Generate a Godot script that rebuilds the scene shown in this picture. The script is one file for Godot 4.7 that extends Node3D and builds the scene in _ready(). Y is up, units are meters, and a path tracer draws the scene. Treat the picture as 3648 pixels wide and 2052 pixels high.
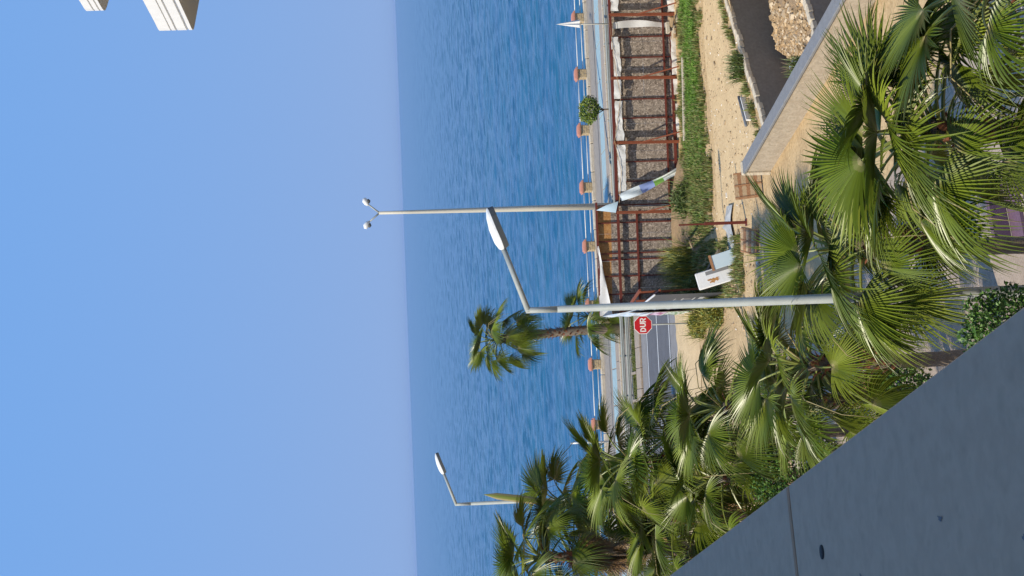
extends Node3D
# Upright the view is: sea and sky, a promenade and road, a building lot, fan palms along a street, the ledge of the house.
# The photograph was taken with the phone on its side, so the camera is rolled a quarter turn.

var rng := RandomNumberGenerator.new()
var M := {}
var used := {}
var TO_SUN := Vector3(-0.612, 0.669, 0.421).normalized()
const SLOPE := 0.09

# ------------------------------------------------------------------ helpers
func lin(r, g, b) -> Color:
	return Color(r, g, b).linear_to_srgb()

func numbered(called: String) -> String:
	if not used.has(called):
		used[called] = 0
		return called
	used[called] += 1
	return "%s_%03d" % [called, used[called]]

func thing(called, label, category, at := Vector3.ZERO, turn := 0.0, group := "") -> Node3D:
	var o := Node3D.new()
	o.name = numbered(called)
	add_child(o)
	o.position = at
	o.rotation.y = turn
	o.set_meta("label", label)
	o.set_meta("category", category)
	if group != "":
		o.set_meta("group", group)
	return o

func tag(o, label, category, group := ""):
	o.set_meta("label", label)
	o.set_meta("category", category)
	if group != "":
		o.set_meta("group", group)
	return o

func part(called, mesh: Mesh, m: Material, parent: Node, xf := Transform3D.IDENTITY) -> MeshInstance3D:
	var o := MeshInstance3D.new()
	o.mesh = mesh
	o.name = numbered(called) if parent == self else called
	if m:
		o.material_override = m
	o.transform = xf
	parent.add_child(o, true)
	return o

func struct(called, mesh, m, parent: Node = self, xf := Transform3D.IDENTITY):
	var o := part(called, mesh, m, parent, xf)
	if parent == self:
		o.set_meta("kind", "structure")
	return o

func dup(src: Node3D, called: String, label: String, at: Vector3, turn := 0.0) -> Node3D:
	var r: Node3D = src.duplicate()
	r.name = numbered(called)
	add_child(r)
	r.position = at
	r.rotation.y = turn
	if label != "":
		r.set_meta("label", label)
	return r

func mb(smooth := false) -> SurfaceTool:
	var st := SurfaceTool.new()
	st.begin(Mesh.PRIMITIVE_TRIANGLES)
	st.set_smooth_group(0 if smooth else -1)
	return st

func done(st: SurfaceTool) -> ArrayMesh:
	st.generate_normals()
	return st.commit()

func quad(st: SurfaceTool, a: Vector3, b: Vector3, c: Vector3, d: Vector3):
	for p in [a, b, c, a, c, d]:
		st.add_vertex(p)

func box(st: SurfaceTool, c: Vector3, s: Vector3, b := Basis.IDENTITY, bevel := 0.0):
	var h := s * 0.5
	if bevel <= 0.0:
		var v := []
		for i in 8:
			v.append(c + b * Vector3(h.x * (1 if i & 1 else -1), h.y * (1 if i & 2 else -1), h.z * (1 if i & 4 else -1)))
		for f in [[0, 1, 3, 2], [5, 4, 6, 7], [4, 0, 2, 6], [1, 5, 7, 3], [2, 3, 7, 6], [4, 5, 1, 0]]:
			quad(st, v[f[3]], v[f[2]], v[f[1]], v[f[0]])
		return
	# chamfered: three loops of an eight-cornered section stacked along y
	var k := bevel
	var rings := []
	for lv in [[-h.y, k], [-h.y + k, 0.0], [h.y - k, 0.0], [h.y, k]]:
		var e: float = lv[1]
		var ring := []
		for q in [[-h.x + e, -h.z + k], [-h.x + k, -h.z + e], [h.x - k, -h.z + e], [h.x - e, -h.z + k], [h.x - e, h.z - k], [h.x - k, h.z - e], [-h.x + k, h.z - e], [-h.x + e, h.z - k]]:
			ring.append(c + b * Vector3(q[0], lv[0], q[1]))
		rings.append(ring)
	for i in 3:
		for j in 8:
			var n := (j + 1) % 8
			quad(st, rings[i][j], rings[i][n], rings[i + 1][n], rings[i + 1][j])
	for j in range(1, 7):
		for p in [rings[3][0], rings[3][j], rings[3][j + 1], rings[0][0], rings[0][j + 1], rings[0][j]]:
			st.add_vertex(p)

func boxm(s: Vector3, bevel := 0.0) -> ArrayMesh:
	var st := mb()
	box(st, Vector3.ZERO, s, Basis.IDENTITY, bevel)
	return done(st)

func bar(st: SurfaceTool, a: Vector3, b: Vector3, w: float, h: float):
	var d := (b - a)
	var y := d.normalized()
	var x := y.cross(Vector3.FORWARD if absf(y.z) < 0.9 else Vector3.UP).normalized()
	box(st, (a + b) * 0.5, Vector3(w, d.length(), h), Basis(x, y, x.cross(y)))

func barm(a: Vector3, b: Vector3, w: float, h: float) -> ArrayMesh:
	var st := mb()
	bar(st, a, b, w, h)
	return done(st)

func tube(st: SurfaceTool, path: Array, radii: Array, sides := 10, cap := true):
	var rings := []
	for i in path.size():
		var t: Vector3 = (path[mini(i + 1, path.size() - 1)] - path[maxi(i - 1, 0)]).normalized()
		var x := t.cross(Vector3.FORWARD if absf(t.z) < 0.9 else Vector3.UP).normalized()
		var z := x.cross(t)
		var ring := []
		for k in sides:
			var a := TAU * k / sides
			ring.append(path[i] + (x * cos(a) + z * sin(a)) * radii[i])
		rings.append(ring)
	for i in path.size() - 1:
		for k in sides:
			var n := (k + 1) % sides
			quad(st, rings[i][n], rings[i][k], rings[i + 1][k], rings[i + 1][n])
	if cap:
		for e in [0, path.size() - 1]:
			for k in sides:
				st.add_vertex(path[e])
				st.add_vertex(rings[e][(k + 1) % sides] if e else rings[e][k])
				st.add_vertex(rings[e][k] if e else rings[e][(k + 1) % sides])

func tubem(path, radii, sides := 10) -> ArrayMesh:
	var st := mb(true)
	tube(st, path, radii, sides)
	return done(st)

func sheetm(pts: PackedVector2Array, y: float) -> ArrayMesh:
	var st := mb()
	var idx := Geometry2D.triangulate_polygon(pts)
	for i in idx:
		st.add_vertex(Vector3(pts[i].x, y, pts[i].y))
	return done(st)

func cz(z0: float, x: float) -> float:      # the shore runs a little askew
	return z0 - SLOPE * (x + 2.6)

func cp(x, y, z0) -> Vector3:
	return Vector3(x, y, cz(z0, x))

func strip(called, za: float, zb: float, y: float, m, x0 := -160.0, x1 := 160.0):
	return struct(called, sheetm(PackedVector2Array([Vector2(x0, cz(za, x0)), Vector2(x1, cz(za, x1)), Vector2(x1, cz(zb, x1)), Vector2(x0, cz(zb, x0))]), y), m)

func ntex(freq: float, cols: Array, kind := FastNoiseLite.TYPE_SIMPLEX_SMOOTH, octaves := 4, size := 512, seed_n := 1, offs := []) -> NoiseTexture2D:
	var n := FastNoiseLite.new()
	n.noise_type = kind
	n.seed = seed_n
	n.frequency = freq
	n.fractal_octaves = octaves
	if kind == FastNoiseLite.TYPE_CELLULAR:
		n.cellular_return_type = FastNoiseLite.RETURN_CELL_VALUE
		n.cellular_jitter = 1.0
		n.fractal_type = FastNoiseLite.FRACTAL_NONE
		n.domain_warp_enabled = true
		n.domain_warp_amplitude = 12.0
		n.domain_warp_frequency = 0.03
	var t := NoiseTexture2D.new()
	t.width = size
	t.height = size
	t.seamless = true
	t.noise = n
	if cols.size():
		var g := Gradient.new()
		var o := PackedFloat32Array()
		var c := PackedColorArray()
		for i in cols.size():
			o.append(offs[i] if offs.size() else float(i) / (cols.size() - 1))
			c.append(cols[i])
		g.offsets = o
		g.colors = c
		t.color_ramp = g
	return t

# a surface with fine grain, coarse patches and fine relief, in world metres
func surf(cols: Array, tile := 2.0, freq := 0.03, rough := 0.9, bump := 0.6, coarse := 0.25, coarse_tile := 11.0, kind := FastNoiseLite.TYPE_SIMPLEX_SMOOTH, seed_n := 1) -> StandardMaterial3D:
	var m := StandardMaterial3D.new()
	m.albedo_texture = ntex(freq, cols, kind, 5, 512, seed_n)
	m.roughness = rough
	m.uv1_triplanar = true
	m.uv1_world_triplanar = true
	m.uv1_scale = Vector3.ONE / tile
	if bump > 0.0:
		m.heightmap_enabled = true
		m.heightmap_scale = bump
		m.heightmap_texture = ntex(freq, [], kind, 5, 512, seed_n)
	if coarse > 0.0:
		m.detail_enabled = true
		m.detail_blend_mode = BaseMaterial3D.BLEND_MODE_MUL
		m.detail_uv_layer = BaseMaterial3D.DETAIL_UV_2
		m.uv2_triplanar = true
		m.uv2_world_triplanar = true
		m.uv2_scale = Vector3.ONE / coarse_tile
		var k := 1.0 - coarse
		m.detail_albedo = ntex(0.012, [lin(k, k, k * 0.98), Color.WHITE, lin(k + 0.4 * coarse, k + 0.35 * coarse, k + 0.3 * coarse), Color.WHITE], FastNoiseLite.TYPE_SIMPLEX_SMOOTH, 5, 512, seed_n + 7)
	return m

func plain(c: Color, rough := 0.6, metal := 0.0) -> StandardMaterial3D:
	var m := StandardMaterial3D.new()
	m.albedo_color = c
	m.roughness = rough
	m.metallic = metal
	return m

func leafmat(back := 0.5, rough := 0.45) -> StandardMaterial3D:
	var m := StandardMaterial3D.new()
	m.vertex_color_use_as_albedo = true
	m.roughness = rough
	m.cull_mode = BaseMaterial3D.CULL_DISABLED
	m.backlight = Color(back, back, back * 0.6)
	return m

# ------------------------------------------------------------------ light and camera
func camera_and_light():
	var cam := Camera3D.new()
	cam.name = "camera"
	add_child(cam)
	var p := atan(380.0 / 5476.0)
	var r := deg_to_rad(2.2)
	var fw := Vector3(0, -sin(p), -cos(p))
	var yy := Vector3(0, cos(p), -sin(p))
	var right := Vector3.RIGHT * cos(r) - yy * sin(r)
	var up := Vector3.RIGHT * sin(r) + yy * cos(r)
	cam.transform = Transform3D(Basis(-up, right, -fw), Vector3(0, 12.4, 0))
	cam.fov = rad_to_deg(2.0 * atan(1026.0 / 5476.0))
	cam.near = 0.05
	cam.far = 60000.0
	cam.current = true
	var we := WorldEnvironment.new()
	we.name = "world_environment"
	var env := Environment.new()
	var sky := Sky.new()
	var sm := ProceduralSkyMaterial.new()
	sm.sky_top_color = Color8(107, 168, 239)
	sm.sky_horizon_color = Color8(143, 174, 223)
	sm.sky_curve = 0.17
	sm.ground_bottom_color = Color8(92, 104, 120)
	sm.ground_horizon_color = Color8(143, 174, 223)
	sm.sun_angle_max = 30.0
	sky.sky_material = sm
	env.background_mode = Environment.BG_SKY
	env.sky = sky
	env.tonemap_mode = Environment.TONE_MAPPER_LINEAR
	env.tonemap_exposure = 1.0
	env.fog_enabled = true
	env.fog_density = 0.000013
	env.fog_light_color = Color8(150, 175, 220)
	env.sdfgi_enabled = true
	env.ssao_enabled = true
	env.ssil_enabled = true
	we.environment = env
	add_child(we)
	var sun := DirectionalLight3D.new()
	sun.name = "sun"
	add_child(sun)
	sun.look_at_from_position(TO_SUN * 50.0, Vector3.ZERO, Vector3.UP)
	sun.light_energy = 1.6
	sun.light_angular_distance = 0.5
	sun.light_color = Color(1.0, 0.955, 0.87)
	sun.shadow_enabled = true

func materials():
	M.sand = surf([lin(.38, .255, .12), lin(.50, .35, .18), lin(.58, .42, .225), lin(.45, .31, .155)], 3.0, 0.035, 0.95, 1.2, 0.28, 9.0)
	M.track = surf([lin(.52, .37, .195), lin(.61, .45, .25), lin(.67, .51, .30)], 2.5, 0.04, 0.95, 0.8, 0.2, 7.0, FastNoiseLite.TYPE_SIMPLEX_SMOOTH, 5)
	M.pave = surf([lin(.30, .235, .185), lin(.42, .34, .275), lin(.48, .395, .32)], 1.6, 0.05, 0.9, 0.4, 0.3, 6.0, FastNoiseLite.TYPE_SIMPLEX_SMOOTH, 9)
	M.asphalt = surf([lin(.075, .075, .082), lin(.12, .12, .13), lin(.16, .16, .165)], 1.5, 0.06, 0.85, 0.5, 0.25, 8.0, FastNoiseLite.TYPE_SIMPLEX_SMOOTH, 11)
	M.shoulder = surf([lin(.17, .165, .165), lin(.24, .23, .225), lin(.30, .28, .265)], 1.5, 0.06, 0.9, 0.5, 0.2, 6.0, FastNoiseLite.TYPE_SIMPLEX_SMOOTH, 12)
	M.promenade = surf([lin(.22, .19, .155), lin(.31, .27, .225), lin(.36, .32, .27)], 1.2, 0.05, 0.9, 0.3, 0.25, 5.0, FastNoiseLite.TYPE_SIMPLEX_SMOOTH, 13)
	M.kerb = surf([lin(.27, .215, .165), lin(.37, .30, .235), lin(.43, .36, .28)], 1.0, 0.05, 0.9, 0.3, 0.25, 3.0, FastNoiseLite.TYPE_SIMPLEX_SMOOTH, 14)
	M.lane = surf([lin(.28, .40, .42), lin(.34, .455, .47), lin(.38, .49, .50)], 1.5, 0.05, 0.75, 0.2, 0.2, 4.0, FastNoiseLite.TYPE_SIMPLEX_SMOOTH, 15)
	M.cream = surf([lin(.42, .36, .27), lin(.6, .53, .42), lin(.66, .60, .49)], 1.0, 0.04, 0.9, 0.4, 0.35, 2.5, FastNoiseLite.TYPE_SIMPLEX_SMOOTH, 16)
	M.stone = surf([lin(.38, .28, .15), lin(.52, .40, .23), lin(.6, .48, .3)], 0.8, 0.04, 0.9, 0.5, 0.3, 1.1, FastNoiseLite.TYPE_SIMPLEX_SMOOTH, 17)
	M.cap = surf([lin(.46, .19, .13), lin(.58, .26, .18), lin(.62, .31, .22)], 0.6, 0.05, 0.8, 0.2, 0.2, 1.3, FastNoiseLite.TYPE_SIMPLEX_SMOOTH, 18)
	M.white = surf([lin(.68, .68, .66), lin(.78, .78, .76), lin(.82, .82, .8)], 0.7, 0.03, 0.55, 0.0, 0.12, 1.5, FastNoiseLite.TYPE_SIMPLEX_SMOOTH, 19)
	M.plaster = surf([lin(.70, .69, .66), lin(.78, .77, .74), lin(.8, .79, .77)], 1.5, 0.04, 0.8, 0.1, 0.08, 5.0, FastNoiseLite.TYPE_SIMPLEX_SMOOTH, 20)
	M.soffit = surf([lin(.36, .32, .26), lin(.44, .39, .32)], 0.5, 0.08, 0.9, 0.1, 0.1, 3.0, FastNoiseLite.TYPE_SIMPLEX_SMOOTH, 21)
	M.galv = surf([lin(.28, .305, .285), lin(.37, .395, .37), lin(.44, .465, .435)], 0.5, 0.06, 0.6, 0.05, 0.22, 1.6, FastNoiseLite.TYPE_SIMPLEX_SMOOTH, 22)
	M.polecream = surf([lin(.5, .47, .39), lin(.6, .57, .48)], 0.5, 0.05, 0.6, 0.0, 0.15, 2.0, FastNoiseLite.TYPE_SIMPLEX_SMOOTH, 23)
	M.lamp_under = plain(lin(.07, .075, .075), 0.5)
	M.red = surf([lin(.09, .015, .009), lin(.14, .024, .013), lin(.19, .038, .02)], 0.6, 0.04, 0.6, 0.1, 0.25, 1.4, FastNoiseLite.TYPE_SIMPLEX_SMOOTH, 24)
	M.rust = surf([lin(.15, .035, .014), lin(.23, .06, .024), lin(.30, .095, .042)], 0.5, 0.04, 0.8, 0.1, 0.3, 1.0, FastNoiseLite.TYPE_SIMPLEX_SMOOTH, 25)
	M.osb = surf([lin(.12, .096, .075), lin(.27, .222, .18), lin(.34, .285, .235), lin(.20, .16, .13), lin(.56, .48, .40), lin(.26, .21, .17)], 2.2, 0.085, 0.85, 0.2, 0.3, 2.6, FastNoiseLite.TYPE_CELLULAR, 26)
	M.osb_fresh = surf([lin(.34, .15, .04), lin(.45, .22, .07), lin(.50, .27, .10), lin(.38, .17, .05)], 2.2, 0.085, 0.8, 0.2, 0.25, 2.2, FastNoiseLite.TYPE_CELLULAR, 27)
	M.wood = surf([lin(.36, .24, .13), lin(.48, .34, .2), lin(.54, .4, .25)], 0.9, 0.03, 0.85, 0.3, 0.3, 0.9, FastNoiseLite.TYPE_SIMPLEX_SMOOTH, 28)
	M.wood_dark = surf([lin(.24, .11, .05), lin(.36, .18, .085), lin(.42, .24, .13)], 0.9, 0.03, 0.85, 0.3, 0.3, 0.8, FastNoiseLite.TYPE_SIMPLEX_SMOOTH, 29)
	M.shaded_concrete = surf([lin(.15, .145, .14), lin(.19, .18, .17), lin(.22, .21, .195)], 2.0, 0.03, 0.7, 0.3, 0.3, 3.5, FastNoiseLite.TYPE_SIMPLEX_SMOOTH, 30)  # plain concrete, darkened in colour for the shaded wall faces
	M.concrete = surf([lin(.33, .28, .21), lin(.42, .36, .28), lin(.47, .41, .33)], 1.8, 0.03, 0.9, 0.5, 0.35, 3.0, FastNoiseLite.TYPE_SIMPLEX_SMOOTH, 31)
	M.coping = surf([lin(.17, .175, .185), lin(.21, .215, .225), lin(.24, .245, .255)], 1.0, 0.04, 0.7, 0.2, 0.2, 2.4, FastNoiseLite.TYPE_SIMPLEX_SMOOTH, 32)
	M.ledge = surf([lin(.37, .245, .163), lin(.415, .277, .185), lin(.43, .287, .193), lin(.395, .262, .178)], 0.9, 0.02, 0.8, 0.03, 0.13, 0.7, FastNoiseLite.TYPE_SIMPLEX_SMOOTH, 33)
	M.sealant = plain(lin(.035, .018, .016), 0.8)
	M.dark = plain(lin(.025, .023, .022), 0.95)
	M.glass = plain(lin(.03, .04, .05), 0.08)
	M.vinyl = surf([lin(.70, .70, .69), lin(.78, .78, .77)], 1.0, 0.03, 0.5, 0.0, 0.15, 1.0, FastNoiseLite.TYPE_SIMPLEX_SMOOTH, 34)
	M.vinyl.cull_mode = BaseMaterial3D.CULL_DISABLED
	M.print = StandardMaterial3D.new()
	M.print.vertex_color_use_as_albedo = true
	M.print.roughness = 0.5
	M.print.cull_mode = BaseMaterial3D.CULL_DISABLED
	M.leaf = leafmat(0.3, 0.36)
	M.leaf.metallic_specular = 0.5
	M.shrub = leafmat(0.5, 0.5)
	M.grass = leafmat(0.6, 0.6)
	M.stalk = surf([lin(.26, .22, .09), lin(.36, .29, .14)], .4, .05, .8, 0.0, 0.0)
	M.trunk = surf([lin(.10, .075, .055), lin(.20, .16, .12), lin(.30, .24, .18)], 0.5, 0.04, 0.95, 1.5, 0.3, 1.2, FastNoiseLite.TYPE_SIMPLEX_SMOOTH, 35)
	M.boot = surf([lin(.12, .035, .016), lin(.26, .095, .045), lin(.42, .21, .12)], 0.35, 0.04, 0.8, 0.4, 0.3, 0.9, FastNoiseLite.TYPE_SIMPLEX_SMOOTH, 36)
	M.bark = surf([lin(.12, .085, .06), lin(.2, .15, .11)], 0.4, 0.05, 0.95, 0.8, 0.2, 1.0, FastNoiseLite.TYPE_SIMPLEX_SMOOTH, 37)
	M.signred = plain(lin(.50, .012, .02), 0.4)
	M.signwhite = plain(lin(.78, .78, .77), 0.4)
	M.purple = surf([lin(.12, .075, .12), lin(.18, .11, .17), lin(.24, .14, .17)], 0.7, 0.04, 0.6, 0.1, 0.2, 1.0, FastNoiseLite.TYPE_SIMPLEX_SMOOTH, 38)
	M.soil = surf([lin(.22, .15, .085), lin(.36, .25, .145), lin(.45, .32, .19)], 1.5, 0.05, 0.95, 2.0, 0.3, 3.0, FastNoiseLite.TYPE_SIMPLEX_SMOOTH, 39)
	M.rubble = StandardMaterial3D.new()
	M.rubble.vertex_color_use_as_albedo = true
	M.rubble.roughness = 0.95

# ------------------------------------------------------------------ the setting
func setting():
	# ground with the hole of the pit
	var pit := PackedVector2Array([Vector2(4.55, -50.95), Vector2(13.5, -59.7), Vector2(15.7, -59.7), Vector2(15.7, -34), Vector2(8.95, -34), Vector2(4.2, -50.2)])
	var st := mb()
	for half in [[-2600.0, 10.0], [10.0, 2600.0]]:
		var a: float = half[0]
		var b: float = half[1]
		var poly := PackedVector2Array([Vector2(a, 1200), Vector2(b, 1200), Vector2(b, cz(-97.55, b)), Vector2(a, cz(-97.55, a))])
		for piece in Geometry2D.clip_polygons(poly, pit):
			for i in Geometry2D.triangulate_polygon(piece):
				st.add_vertex(Vector3(piece[i].x, 0, piece[i].y))
	struct("ground", done(st), M.sand)
	# street pavement along the palms, and the lighter verge by the road
	struct("pavement", sheetm(PackedVector2Array([Vector2(11.5, -16), Vector2(5.2, -31.9), Vector2(0.64, -42.9), Vector2(-1.9, -49.2), Vector2(-20, -50.5), Vector2(-6, -4), Vector2(11.5, 10)]), 0.012), M.pave)
	var vp := PackedVector2Array()
	var vn := FastNoiseLite.new()
	vn.seed = 6
	vn.frequency = 0.9
	for i in 241:
		var x := -60.0 + i * 0.245
		vp.append(Vector2(x, cz(-70.15 + vn.get_noise_1d(x) * 0.45 + vn.get_noise_1d(x * 5.0) * 0.16, x)))
	vp.append(Vector2(-1.2, -64.6))
	vp.append(Vector2(-60, -64.6))
	struct("sand_verge", sheetm(vp, 0.02), M.track)
	# a wheel-worn track across the lot
	struct("dirt_track", sheetm(PackedVector2Array([Vector2(14, -61.2), Vector2(14, -58.9), Vector2(6, -53.2), Vector2(4.6, -52.4), Vector2(3.4, -54.2), Vector2(2.2, -56.5), Vector2(-0.2, -56.3), Vector2(-0.2, -58.6), Vector2(2.4, -60.0), Vector2(5.2, -60.0), Vector2(9, -61.2)]), 0.006), M.track)
	# road
	strip("road", -81.1, -70.0, 0.006, M.asphalt)
	strip("road_shoulder", -81.1, -79.25, 0.011, M.shoulder)
	strip("road_shoulder", -71.9, -70.0, 0.011, M.shoulder)
	for z in [-79.02, -75.7, -72.2]:
		strip("lane_line", z - 0.07, z + 0.07, 0.016, M.white)
	# kerb stones between the road and the grass strip
	var kerb := Node3D.new()
	kerb.name = numbered("kerb")
	add_child(kerb)
	kerb.set_meta("kind", "structure")
	var ks := boxm(Vector3(1.08, 0.13, 1.5), 0.02)
	for i in 52:
		var x := -26.0 + i * 1.1
		part("kerb_stone", ks, M.kerb, kerb, Transform3D(Basis(Vector3.UP, SLOPE), cp(x, 0.065, -81.9) + Vector3(0, rng.randf_range(-.008, .008), 0)))
	var gk := boxm(Vector3(0.14, 0.16, 1.5))
	for x in [-13.2, -6.4, -4.9, 3.5, 10.3]:
		part("cross_kerb", gk, M.kerb, kerb, Transform3D(Basis(Vector3.UP, SLOPE), cp(x, 0.08, -83.45)))
	strip("grass_bed", -84.3, -82.66, 0.02, M.soil)
	# promenade
	strip("promenade", -97.2, -84.3, 0.02, M.promenade)
	var lane := Node3D.new()
	lane.name = numbered("cycle_lane")
	add_child(lane)
	lane.set_meta("kind", "structure")
	var ls := boxm(Vector3(2.13, 0.05, 1.95), 0.01)
	for i in 26:
		part("lane_slab", ls, M.lane, lane, Transform3D(Basis(Vector3.UP, SLOPE), cp(-26.0 + i * 2.2, 0.028, -92.1)))
	var walk := Node3D.new()
	walk.name = numbered("footpath_edge")
	add_child(walk)
	walk.set_meta("kind", "structure")
	var ws := boxm(Vector3(1.07, 0.09, 1.55), 0.015)
	var we := boxm(Vector3(1.07, 0.11, 0.16), 0.015)
	for i in 52:
		var x := -26.0 + i * 1.1
		part("paving_slab", ws, M.kerb, walk, Transform3D(Basis(Vector3.UP, SLOPE), cp(x, 0.035 + rng.randf_range(-.006, .006), -90.15)))
		part("edging_stone", we, M.cream, walk, Transform3D(Basis(Vector3.UP, SLOPE), cp(x, 0.045, -89.2)))
	strip("painted_slot_shade", -94.32, -94.1, 0.024, plain(lin(.085, .08, .075), .6, .3))  # flat dark strip: the shade of a slot painted on the paving
	# sea wall below the railing
	var sw := mb()
	box(sw, cp(0, -1.72, -97.75), Vector3(320, 3.4, 0.5), Basis(Vector3.UP, SLOPE))
	struct("sea_wall", done(sw), M.cream)
	var pl := Node3D.new()
	pl.name = numbered("plinth")
	add_child(pl)
	pl.set_meta("kind", "structure")
	var ps := boxm(Vector3(1.82, 0.22, 0.62), 0.03)
	for i in 30:
		part("plinth_block", ps, M.cream, pl, Transform3D(Basis(Vector3.UP, SLOPE), cp(-27.0 + i * 1.85, 0.1, -97.35)))
	sea()
	pit_walls()

func sea():
	var wm := StandardMaterial3D.new()
	wm.albedo_texture = ntex(0.01, [lin(.008, .084, .185), lin(.010, .090, .183), lin(.010, .10, .175), lin(.008, .087, .186)], FastNoiseLite.TYPE_SIMPLEX_SMOOTH, 3, 512, 51)
	wm.uv1_triplanar = true
	wm.uv1_world_triplanar = true
	wm.uv1_scale = Vector3(.004, .004, .012)
	wm.roughness = 0.16
	wm.metallic_specular = 0.3
	var n1 := FastNoiseLite.new()
	n1.seed = 3
	n1.frequency = 0.34
	n1.fractal_octaves = 3
	var n2 := FastNoiseLite.new()
	n2.seed = 8
	n2.frequency = 0.9
	n2.fractal_octaves = 2
	var rows := []
	var d := 97.6
	while d < 2600.0:
		rows.append(d)
		d += 0.3 * pow(d / 100.0, 1.25)
	rows.append_array([3500.0, 6000.0, 12000.0, 26000.0])
	var cols := 230
	var st := mb(true)
	var top: Array = []
	for j in rows.size():
		var row := []
		var z: float = -rows[j]
		var half: float = rows[j] * 0.30 + 12.0
		if rows[j] > 2600.0:
			half = rows[j] * 1.2
		var fade: float = clampf(1.0 - (rows[j] - 1400.0) / 1200.0, 0.0, 1.0)
		for i in cols + 1:
			var x: float = lerpf(-half, half, float(i) / cols)
			if i == 0 or i == cols:      # the outermost column runs far along the shore
				x = signf(x) * maxf(half, rows[j] * 2.5 + 300.0)
			var h := 0.0
			if fade > 0.0 and i > 0 and i < cols:
				h = (n1.get_noise_2d(x * 0.32, z) * 0.23 + n2.get_noise_2d(x * 0.35, z) * 0.10) * fade
				h *= minf(1.0, 0.55 + rows[j] / 400.0)
			row.append(Vector3(x, -2.6 + h, z - SLOPE * (x + 2.6) * clampf(1.0 - (rows[j] - 97.6) / 60.0, 0.0, 1.0)))
		top.append(row)
	var verts := PackedVector3Array()
	for row in top:
		for p in row:
			verts.append(p)
	for p in verts:
		st.add_vertex(p)
	for j in rows.size() - 1:
		for i in cols:
			var a := j * (cols + 1) + i
			var b := a + cols + 1
			for k in [a, b + 1, a + 1, a, b, b + 1]:
				st.add_index(k)
	struct("sea", done(st), wm)

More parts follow.
